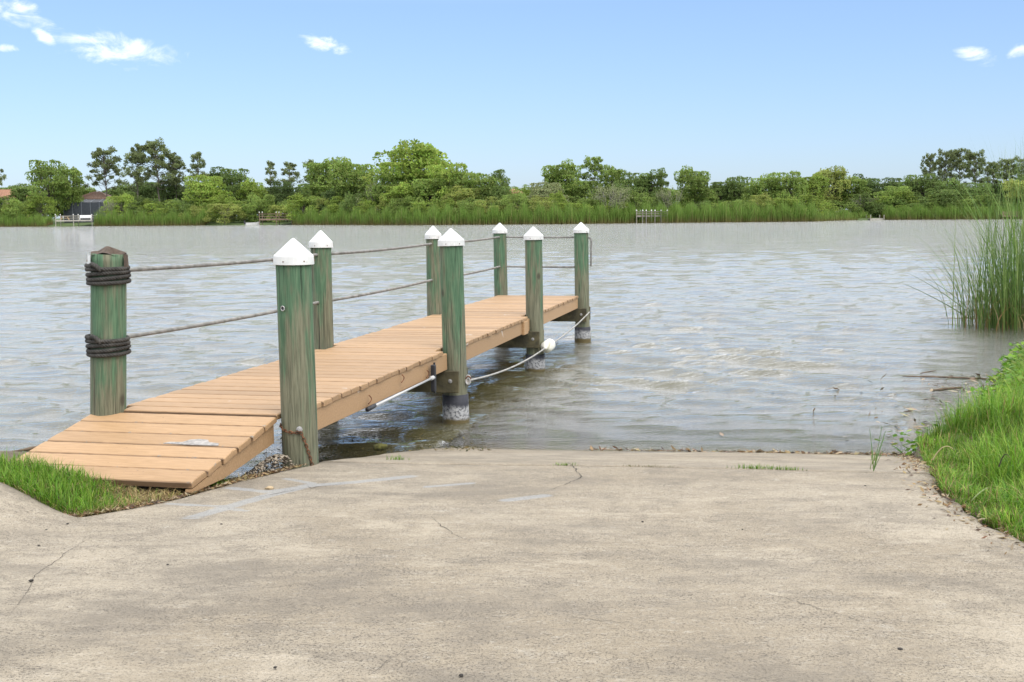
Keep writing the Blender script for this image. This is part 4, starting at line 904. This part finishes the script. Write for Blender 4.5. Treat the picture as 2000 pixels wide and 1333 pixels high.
broad('oak_a', 1, 1.15, 20, 4200); broad('oak_b', 2, .95, 17, 3800); broad('oak_c', 3, .75, 15, 3400, .2); broad('oak_d', 4, 1.35, 22, 4400, .1)
broad('airy', 5, .8, 15, 2100, .3); broad('shrub_a', 6, 1.5, 13, 2600, .0); broad('shrub_b', 7, 1.9, 15, 2800, .0); broad('shrub_c', 8, 1.15, 12, 2400, .0); broad('cedar', 9, .55, 14, 2800, .03)
pine('pine_a', 21, .62, .42, 78); pine('pine_b', 22, .46, .38, 62); pine('pine_c', 23, .66, .46, 74); pine('pine_d', 24, .36, .50, 34)
bare('bare_a', 31, 1500); bare('bare_b', 32, 900); bare('bare_c', 33, 120); palm('palm')
used = {}
COLS = dict(bright=(.275, .365, .075), yellow=(.35, .40, .11), mid=(.235, .32, .080), deep=(.175, .245, .072), dark=(.125, .18, .06), pine=(.20, .24, .10), pale=(.28, .31, .15), palm=(.10, .14, .05))
def far_pt(x, off):
    """point of the far bank seen at picture column x, off metres behind its shoreline"""
    Y = 240.
    for _ in range(30):
        p = at_dist(x, 440, Y); Y = float(y_far(p[0]))+off
    p = at_dist(x, 440, Y); return np.array([p[0], Y, float(ground_z(p[0], Y))])
KIND = {'pine': 'pine_tree', 'oak': 'broadleaf_tree', 'airy': 'broadleaf_tree', 'shrub': 'shrub', 'cedar': 'cedar_tree', 'bare': 'bare_tree', 'palm': 'palm_tree'}
TONE = dict(bright='bright green', yellow='yellowish green', mid='mid green', deep='deep green', dark='very dark green', pale='pale olive')
def tree(x, top, wpx, key, col, off, label, group=None, cat=None):
    b = far_pt(x, off); t = at_dist(x, top, b[1]); h = (t[2]-b[2])*1.06; k = key.split('_')[0]
    name = KIND[k]; base_w = {'oak_a': 1.15, 'oak_b': .95, 'oak_c': .75, 'oak_d': 1.35, 'airy': .8, 'shrub_a': 1.5, 'shrub_b': 1.9, 'shrub_c': 1.15, 'cedar': .55, 'pine_a': .62, 'pine_b': .46, 'pine_c': .66, 'pine_d': .36, 'bare_a': .8, 'bare_b': .8, 'bare_c': .8, 'palm': .6}[key]
    sxy = np.clip(wpx*b[1]/FOC/base_w, .6*h, 1.9*h) if wpx else h
    if group and 'grove' not in group:
        row = ', in the back row' if off > 30 else ', behind the front thicket' if off > 11 else ', at the front'
        label = TONE[col]+' '+label+row; group = group+', '+TONE[col]+row
    root = empty(name, tuple(b), rnd.random()*6.283, label, cat or ('shrub' if name == 'shrub' else 'tree'), group); root.scale = (sxy, sxy, h)
    c = np.array(COLS[col])*rnd.uniform(.88, 1.12)
    for nm, me in zip(('trunk', 'crown'), PROTO[key]):
        o = add(nm, me, root)
        if nm == 'crown': o.color = (*c, 1)
    return root
# the trees that can be told apart
T = tree
T(-14, 296, 60, 'pine_c', 'pine', 22, 'pine at the left end of the bank beyond the terracotta roof')
T(98, 318, 76, 'airy', 'mid', 9, 'tall loose crowned tree beside the small dock with the white bench')
T(138, 324, 56, 'oak_c', 'mid', 16, 'olive tree standing behind the loose crowned tree')
T(212, 300, 84, 'pine_a', 'pine', 24, 'spreading pine directly behind the brown roofed house')
T(268, 290, 62, 'pine_b', 'pine', 18, 'slender pine on the house side of the tallest pine')
T(315, 286, 95, 'pine_a', 'pine', 20, 'tallest and fullest pine right of the brown roofed house')
T(350, 306, 60, 'pine_b', 'pine', 24, 'pine just right of the fullest pine')
T(386, 306, 44, 'pine_d', 'pine', 16, 'isolated thin pine with sky all round its crown')
T(420, 334, 76, 'cedar', 'dark', 24, 'dark pointed tree behind the bright shrubs')
T(466, 334, 72, 'airy', 'deep', 20, 'dark open crowned tree right of the dark pointed tree')
T(533, 322, 30, 'pine_d', 'pine', 26, 'small headed pine behind the dock with the railing')
T(571, 324, 48, 'pine_d', 'pine', 30, 'forked pine with two bare stems beside the cabbage palm')
T(607, 320, 46, 'pine_d', 'pine', 34, 'thin pine partly behind the first big oak')
T(594, 388, 40, 'palm', 'palm', 6, 'cabbage palm with grey trunk beside the dock with the railing')
T(640, 311, 90, 'oak_c', 'mid', 20, 'tall oak with sky gaps left of the great domed tree', None)
T(697, 314, 108, 'oak_b', 'mid', 16, 'wide oak between the tall oak and the dead grey tree')
T(738, 330, 40, 'bare_b', 'pale', 10, 'dead grey tree with bare twigs at the left foot of the great dome')
T(812, 291, 195, 'oak_a', 'bright', 22, 'great domed tree, the biggest crown on the far bank')
T(880, 328, 120, 'oak_d', 'bright', 18, 'broad tree on the right shoulder of the great domed tree')
T(975, 336, 46, 'airy', 'deep', 26, 'feathery dark tree standing alone above the shrubs')
T(1022, 356, 56, 'shrub_c', 'bright', 22, 'round green shrub beside the peach wall')
T(1092, 317, 92, 'oak_b', 'mid', 22, 'round oak right of the peach wall')
T(1160, 315, 76, 'pine_c', 'mid', 24, 'bushy pine behind the grey stemmed bare tree')
T(1198, 325, 52, 'oak_c', 'mid', 26, 'narrow tree on the right of the bushy pine')
T(1187, 346, 80, 'bare_a', 'pale', 4, 'grey stemmed bare tree spreading like a fan above the reeds')
T(1268, 338, 66, 'cedar', 'deep', 22, 'dark cedar behind the railed dock with white capped posts')
T(1293, 334, 18, 'cedar', 'deep', 26, 'thin spire of a cedar next to the dark cedar')
T(1312, 350, 56, 'bare_b', 'pale', 7, 'pale thin leaved tree behind the railed dock')
T(1356, 329, 86, 'oak_b', 'mid', 20, 'dense round tree right of the railed dock')
T(1620, 335, 100, 'oak_a', 'yellow', 16, 'yellow green crowned tree at the end of the long reed bed')
T(1683, 366, 60, 'bare_c', 'pale', 5, 'white stemmed bare tree at the end of the long reed bed')
T(1684, 345, 50, 'cedar', 'dark', 24, 'dark tree behind the white stemmed bare tree')
for k, (x, tp, wd, key) in enumerate([(1813, 309, 48, 'pine_c'), (1840, 302, 56, 'pine_a'), (1871, 300, 66, 'pine_c'), (1905, 304, 64, 'pine_a'), (1936, 322, 50, 'pine_b'), (1962, 318, 64, 'pine_c'), (1992, 315, 66, 'pine_a')]):
    T(x, tp, wd, key, 'pine', 30+3*k % 9, 'tall flat topped pine in the grove behind the cattails', 'pine grove at the right of the far bank')
T(1885, 345, 46, 'bare_c', 'pale', 20, 'leafless grey tree standing in front of the pine grove')
T(1990, 352, 70, 'oak_c', 'yellow', 8, 'yellow green tree seen through the tall cattails')
T(205, 388, 24, 'bare_c', 'pale', 5, 'slim white trunked tree in front of the brown roofed house')
T(216, 372, 26, 'bare_c', 'pale', 4, 'taller slim white trunked tree beside the first slim tree')
# the rest of the wood: look-alikes
GR = {'oak': ('leafy tree massed in the far wood', 'broadleaf trees of the far wood'), 'shrub': ('rounded shrub in the thicket above the far reeds', 'shrubs behind the far reeds')}
for x, tp, wd, key, col, off in [(45, 392, 80, 'shrub_a', 'bright', 7), (5, 398, 70, 'shrub_c', 'mid', 8), (60, 362, 70, 'oak_c', 'deep', 24), (250, 372, 70, 'oak_b', 'deep', 28), (335, 358, 90, 'oak_d', 'dark', 26), (290, 352, 70, 'oak_b', 'dark', 34), (400, 350, 105, 'oak_d', 'bright', 12),
                                 (300, 394, 66, 'shrub_a', 'bright', 6), (352, 398, 60, 'shrub_c', 'mid', 6), (440, 399, 95, 'shrub_b', 'yellow', 2), (382, 404, 60, 'shrub_a', 'yellow', 3), (498, 352, 70, 'oak_b', 'bright', 18), (506, 386, 46, 'shrub_c', 'mid', 8), (550, 360, 76, 'oak_d', 'dark', 26), (545, 402, 56, 'shrub_b', 'yellow', 5),
                                 (602, 362, 60, 'oak_b', 'dark', 28), (625, 385, 60, 'oak_c', 'mid', 10), (665, 372, 90, 'oak_d', 'dark', 12), (700, 380, 80, 'shrub_b', 'deep', 8), (775, 335, 110, 'oak_d', 'mid', 14), (842, 345, 110, 'oak_b', 'mid', 14), (790, 360, 90, 'oak_b', 'bright', 10), (930, 345, 125, 'oak_d', 'mid', 18), (905, 365, 90, 'oak_b', 'yellow', 12),
                                 (960, 368, 100, 'oak_d', 'deep', 18), (1065, 362, 90, 'oak_d', 'pale', 14), (1130, 350, 90, 'oak_b', 'mid', 18), (1240, 344, 90, 'oak_d', 'deep', 22), (1215, 362, 70, 'oak_b', 'deep', 14), (1410, 352, 70, 'oak_b', 'deep', 26), (1442, 351, 70, 'oak_d', 'deep', 24), (1488, 344, 90, 'oak_b', 'mid', 18),
                                 (1535, 342, 90, 'oak_d', 'mid', 18), (1578, 342, 80, 'oak_b', 'bright', 16), (1660, 346, 70, 'oak_c', 'mid', 14), (1725, 353, 100, 'oak_d', 'dark', 22), (1775, 352, 80, 'oak_b', 'deep', 22), (1748, 368, 80, 'oak_d', 'mid', 10), (1800, 346, 90, 'oak_d', 'deep', 18), (1845, 352, 90, 'oak_b', 'deep', 16), (1850, 374, 90, 'oak_d', 'deep', 8), (1900, 362, 90, 'oak_d', 'deep', 12), (1950, 356, 90, 'oak_b', 'dark', 18), (2010, 350, 90, 'oak_d', 'deep', 22)]:
    lab, gp = GR[key.split('_')[0]]; T(x, tp, wd, key, col, off, lab, gp)
for i, x in enumerate(np.arange(-40, 2060, 40)):              # front thicket
    x = x+rnd.uniform(-12, 12)
    if 112 < x < 232 or 478 < x < 512: continue
    lab, gp = GR['shrub']; T(x, rnd.uniform(376, 398), rnd.uniform(60, 95), rnd.choice(['shrub_a', 'shrub_b', 'shrub_c']), rnd.choice(['bright', 'bright', 'mid', 'mid', 'yellow', 'deep'] if x < 1650 else ['mid', 'deep', 'mid', 'bright']), rnd.uniform(5, 9), lab, gp)
for i, x in enumerate(np.arange(-60, 2080, 56)):              # dark back row
    x = x+rnd.uniform(-15, 15); lab, gp = GR['oak']; T(x, rnd.uniform(362, 374), rnd.uniform(90, 120), rnd.choice(['oak_a', 'oak_b', 'oak_d']), rnd.choice(['deep', 'dark', 'mid']), rnd.uniform(34, 44), lab, gp)
for x in list(np.arange(-620, -50, 62)) + list(np.arange(2080, 2640, 62)):   # the wood goes on outside the frame
    lab, gp = GR['oak']; T(x+rnd.uniform(-15, 15), rnd.uniform(335, 368), rnd.uniform(90, 120), rnd.choice(['oak_a', 'oak_b', 'oak_d', 'oak_c']), rnd.choice(['mid', 'deep', 'bright']), rnd.uniform(8, 26), lab, gp)

# reeds along the far shoreline
def far_reeds(spans, label, seed):
    r_ = np.random.default_rng(seed); Vs = []
    P = []; H_ = []
    for x0, x1, h, dens, dep in spans:
        h = h*1.22; n = int((x1-x0)*dens*1.3); xs = r_.uniform(x0, x1, n)
        shx = np.array([far_pt(x, 0) for x in np.linspace(x0, x1, 40)]); lx = np.linspace(x0, x1, 40)
        X = np.interp(xs, lx, shx[:, 0]); off = r_.uniform(-1.2, dep, n); Y = y_far(X)+off; P.append(np.stack([X, Y, np.maximum(ground_z(X, Y), -.2)], -1)); H_.append(h*r_.uniform(.6, 1.1, n)*(.85+.2*np.sin(xs*.21)+.1*np.sin(xs*.7)))
    P = np.concatenate(P); h = np.concatenate(H_); n = len(P); g_ = np.array([(.16, .27, .045), (.13, .22, .042), (.21, .31, .065), (.26, .25, .09)])[r_.choice(4, n, p=[.4, .32, .2, .08])]*(1+r_.normal(0, .15, (n, 1)))
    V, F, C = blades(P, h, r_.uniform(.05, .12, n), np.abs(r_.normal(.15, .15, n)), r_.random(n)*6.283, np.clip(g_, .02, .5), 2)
    base = np.repeat(sstep(.0, .9, (V.reshape(n, 5, 3)[:, :, 2]-P[:, None, 2])).reshape(-1)[:, None], 3, 1); C = C*base + np.array((.26, .19, .08))*(1-base)*.8
    o_ = np.array([P[:, 0].mean(), P[:, 1].mean(), 0]); tag(add('reed_bed', mesh_np('reed_bed', V-o_, F, M_GRASS, False, C), None, tuple(o_)), label, 'reeds', None, 'stuff')
far_reeds([(-80, 92, 2.6, 26, 4)], 'reed bed left of the small dock with the white bench', 1)
far_reeds([(186, 400, 3.0, 26, 4)], 'reed bed between the two left docks', 2)
far_reeds([(572, 1592, 2.9, 30, 6)], 'long unbroken bed of green reeds along the middle of the far shore', 3)
far_reeds([(1592, 1700, 1.6, 24, 4), (1728, 1860, 2.3, 26, 5)], 'short reeds around the low floating dock', 4)
far_reeds([(-600, -80, 2.6, 12, 4), (1860, 2500, 2.4, 14, 5)], 'reeds continuing past both ends of the view along the far shore', 5)

# ------------------------------------------------------------------ far docks and houses
M_GREYWOOD = simple('bleached_wood', (.36, .34, .29), .9, .2, 2, 0); M_WHITE = simple('white_paint', (.75, .75, .73), .6, .08, 2, 0); M_BROWNWOOD = simple('brown_wood', (.20, .14, .10), .9, .25, 2, 0)
def far_dock(name, x0, x1, ydeck, posts, post_top, off, mat, label, rail=True, depth=3.0, capped=True):
    a, b = far_pt(x0, off), far_pt(x1, off); Yd = (a[1]+b[1])/2; A = at_dist(x0, ydeck, Yd); B = at_dist(x1, ydeck, Yd); zd = (A[2]+B[2])/2; wd = B[0]-A[0]
    root = empty(name, (A[0], Yd, 0), 0, label, 'dock'); root_loc = np.array([A[0], Yd, 0]); nb = 10
    for i in range(nb): add('deck_board', MB().box((0, i*depth/nb, zd-.06), (wd, (i+.94)*depth/nb, zd)).mesh('deck_board', mat), root)
    add('skirt_board', MB().box((0, -.05, zd-.34), (wd, -.003, zd-.065)).mesh('skirt_board', mat), root)
    for px in posts:
        X = at_dist(px, ydeck, Yd)[0]-A[0]; zt = at_dist(px, post_top, Yd)[2]
        for yy in (-.17, depth+.12):
            p = add('post', MB().tube([(X, yy, -1), (X, yy, zt)], .085, 8).mesh('post', mat), root)
            if capped: add('post_cap', MB().lathe([(.12, 0), (.12, .08), (.01, .2)], 8).mesh('post_cap', M_WHITE), p, (X, yy, zt))
    if rail:
        zt = at_dist(posts[0], post_top, Yd)[2]
        for k in (.35, .75):
            for yy in ((-.05, depth+.02) if rail == 2 else (depth+.02,)): add('rail', MB().box((0, yy-.02, zd+(zt-zd)*k-.06), (wd, yy+.03, zd+(zt-zd)*k+.06)).mesh('rail', mat), root)
    return root_loc, zd, wd, depth
rl, zd, wd, dp = far_dock('small_dock', 108, 181, 430, (109, 144, 180), 420, -2.5, M_GREYWOOD, 'bleached grey dock carrying a white bench and a picnic table')
s = 9.0/73*1.0
bn = empty('bench', tuple(rl+[wd*.60, 1.0, zd]), 0, 'long white bench on the bleached grey dock', 'bench')
add('seat', MB().box((0, 0, .42), (2.9, .5, .50)).mesh('seat', M_WHITE), bn); add('backrest', MB().box((0, .45, .55), (2.9, .53, 1.12)).mesh('backrest', M_WHITE), bn)
for x in (.05, 2.75): add('leg', MB().box((x, .04, 0), (x+.1, .46, .418)).mesh('leg', M_WHITE), bn)
pt_ = empty('picnic_table', tuple(rl+[wd*.10, 1.2, zd]), 0, 'wooden picnic table with splayed legs on the bleached grey dock', 'table')
M_PIC = simple('pine_wood', (.42, .30, .17), .8, .15, 2, 0); add('table_top', MB().box((0, 0, .74), (1.8, .8, .80)).mesh('table_top', M_PIC), pt_)
for yy in (-.6, 1.1): add('seat', MB().box((0, yy, .42), (1.8, yy+.28, .47)).mesh('seat', M_PIC), pt_)
for x, d in ((.25, -.35), (1.5, .35)):
    for yy in (.1, .6): add('leg', MB().tube([(x+d, yy, 0), (x, yy, .738)], .055, 6).mesh('leg', M_PIC), pt_)
far_dock('small_dock', 506, 571, 427.5, (507, 540, 570), 415.5, -2.0, M_BROWNWOOD, 'brown railed dock beside the moored white boat', 2)
far_dock('small_dock', 1243, 1304, 420.5, (1243, 1255, 1262, 1272, 1279, 1291, 1303), 412.0, -.9, simple('faded_grey_wood', (.22, .2, .165), .9, .2, 2, 0), 'grey railed dock with many white capped posts above the reeds', 2, 4.)
far_dock('small_dock', 1699, 1727, 427, (1700, 1726), 420, -2.5, M_GREYWOOD, 'low pale floating dock with thin posts at the right of the reed bed', False, 2.5, False)
far_dock('small_dock', 1957, 1990, 420, (1958, 1974, 1989), 413, -2, M_BROWNWOOD, 'dark wooden dock half hidden by the cattails', 2, 3., False)
# moored boat
b = far_pt(494, -3.5); bo = empty('moored_boat', (b[0], b[1], 0), .5, 'little white boat moored beside the brown railed dock', 'boat'); L, W_ = 3.4, 1.3
xs = np.linspace(-1, 1, 9); hw = W_/2*(1-np.clip(xs, 0, 1)**2.4); sh = .55+.18*np.clip(xs, 0, 1)**2
V = np.vstack([np.stack([xs*L/2, hw, sh], -1), np.stack([xs*L/2*.93, hw*.7, 0*xs-.1], -1), np.stack([xs*L/2*.93, -hw*.7, 0*xs-.1], -1), np.stack([xs*L/2, -hw, sh], -1)])
add('hull', mesh_np('hull', V, [gridq(4, 9), np.array([[0, 9, 18, 27]])], M_WHITE), bo); add('thwart', MB().box((-.5, -.5, .4), (-.2, .5, .45)).mesh('thwart', M_GREYWOOD), bo); add('outboard', MB().box((-2.0, -.16, .2), (-1.72, .16, 1.0), .05).mesh('outboard', M_BLACK), bo)
# houses behind the trees
def tile_mat(name, col):
    mt, t, b_ = material(name); tc = t.new('ShaderNodeTexCoord').outputs['Object']; n = t.noise(tc, 3, 4, .6); t.set(b_.inputs['Base Color'], t.mix(n, tuple(np.array(col)*.65), tuple(np.array(col)*1.3))); b_.inputs['Roughness'].default_value = .9; return mt
M_TILE = tile_mat('clay_roof_tiles', (.36, .19, .12)); M_TILE2 = tile_mat('brown_roof_tiles', (.20, .125, .09)); M_STUCCO = simple('stucco', (.55, .45, .34), .9, .1, 2, 0); M_SCREEN = simple('dark_insect_screen', (.035, .04, .05), .5, .2, 2, 0); M_GLASS = simple('dark_glass', (.012, .015, .03), .12, .1, 2, 0); M_ALU = simple('bronze_frame', (.12, .13, .15), .5, .1, 2, 0)
def hip(w_, d_, z0, z1, inset, mat):
    V = [(-.6, -.6, z0), (w_+.6, -.6, z0), (w_+.6, d_+.6, z0), (-.6, d_+.6, z0), (inset, d_/2, z1), (w_-inset, d_/2, z1)]; V += [(x, y, z-.18) for x, y, z in V[:4]]
    return mesh_np('roof', np.array(V), [np.array([[0, 1, 5, 4], [2, 3, 4, 5], [0, 6, 7, 1], [1, 7, 8, 2], [2, 8, 9, 3], [3, 9, 6, 0], [9, 8, 7, 6]]), np.array([[1, 2, 5], [3, 0, 4]])], mat)
def house(x0, x1, ridge, eave, off, mat, label, lanai=False):
    a, b = far_pt(x0, off), far_pt(x1, off); Yh = (a[1]+b[1])/2; A = at_dist(x0, eave, Yh); B = at_dist(x1, eave, Yh); ze = A[2]; zr = at_dist((x0+x1)/2, ridge, Yh+4)[2]; w_ = B[0]-A[0]; gz = float(ground_z(A[0], Yh))-.2
    root = empty('house', (A[0], Yh, gz), 0, label, 'house'); ze -= gz; zr -= gz; wl = add('wall', MB().box((0, 0, 0), (w_, 8, ze-.05)).mesh('wall', M_STUCCO), root)
    rf = add('roof', hip(w_, 8, ze, zr, min(4., w_*.42), mat), root)
    nt = 16
    for k in range(nt):      # ridged courses down the front slope
        t = (k+.5)/nt; x = -.55+(w_+1.1)*t; 
        tx = min(4., w_*.42)+(w_-2*min(4., w_*.42))*t; add('tile_row', MB().tube([(x, -.6, ze+.03), (tx, 4-.02, zr+.02)], .10, 5).mesh('tile_row', mat), rf)
    nw = max(2, int(w_/3.2))
    for i in range(nw):
        x = (i+.5)*w_/nw; wn = add('window', MB().box((x-.9, -.06, .9), (x+.9, -.004, ze-.55)).mesh('window', M_ALU), root)
        for s_ in (-1, 1): add('pane', MB().box((x+s_*.44-.40, -.08, .98), (x+s_*.44+.40, -.062, ze-.63)).mesh('pane', M_GLASS), wn)
    if lanai:
        dl = 5.; zt = ze-.15; zl = ze-1.0; ln = empty('screen_porch', (0, 0, 0)); ln.parent = root
        V = np.array([(-.6, -.7, zt), (w_+.6, -.7, zt), (w_+1.2, -dl, zl), (-1.2, -dl, zl)]); V = np.vstack([V, V-[0, 0, .07]])
        add('screen_roof', mesh_np('screen_roof', V, np.array([[0, 1, 2, 3][::-1], [7, 6, 5, 4][::-1], [3, 2, 6, 7], [0, 3, 7, 4], [1, 5, 6, 2]]), M_SCREEN), ln)
        for i in range(6):
            x = -1.2+(w_+2.4)*i/5; xt = -.6+(w_+1.2)*i/5
            add('post', MB().box((x-.07, -dl-.02, 0), (x+.07, -dl+.12, zl-.075)).mesh('post', M_ALU), ln); add('rafter', MB().tube([(x, -dl, zl+.05), (xt, -.75, zt+.05)], .05, 4).mesh('rafter', simple('pale_rafter', (.3, .32, .35), .6, .1, 2, 0) if i == 0 else bpy.data.materials['pale_rafter']), ln)
            if i < 5: add('screen_panel', MB().box((x+.08, -dl+.03, .05), (-1.2+(w_+2.4)*(i+1)/5-.08, -dl+.05, zl-.09)).mesh('screen_panel', M_SCREEN), ln)
house(146, 214, 375, 389, 22, M_TILE2, 'brown tile roofed house with a dark screened porch facing the lake', True)
house(-60, 42, 371, 386, 26, M_TILE, 'terracotta roofed house at the left end of the far bank')
house(990, 1016, 370, 377, 30, M_TILE, 'peach house whose roof just shows above the shrubs by the round oak')
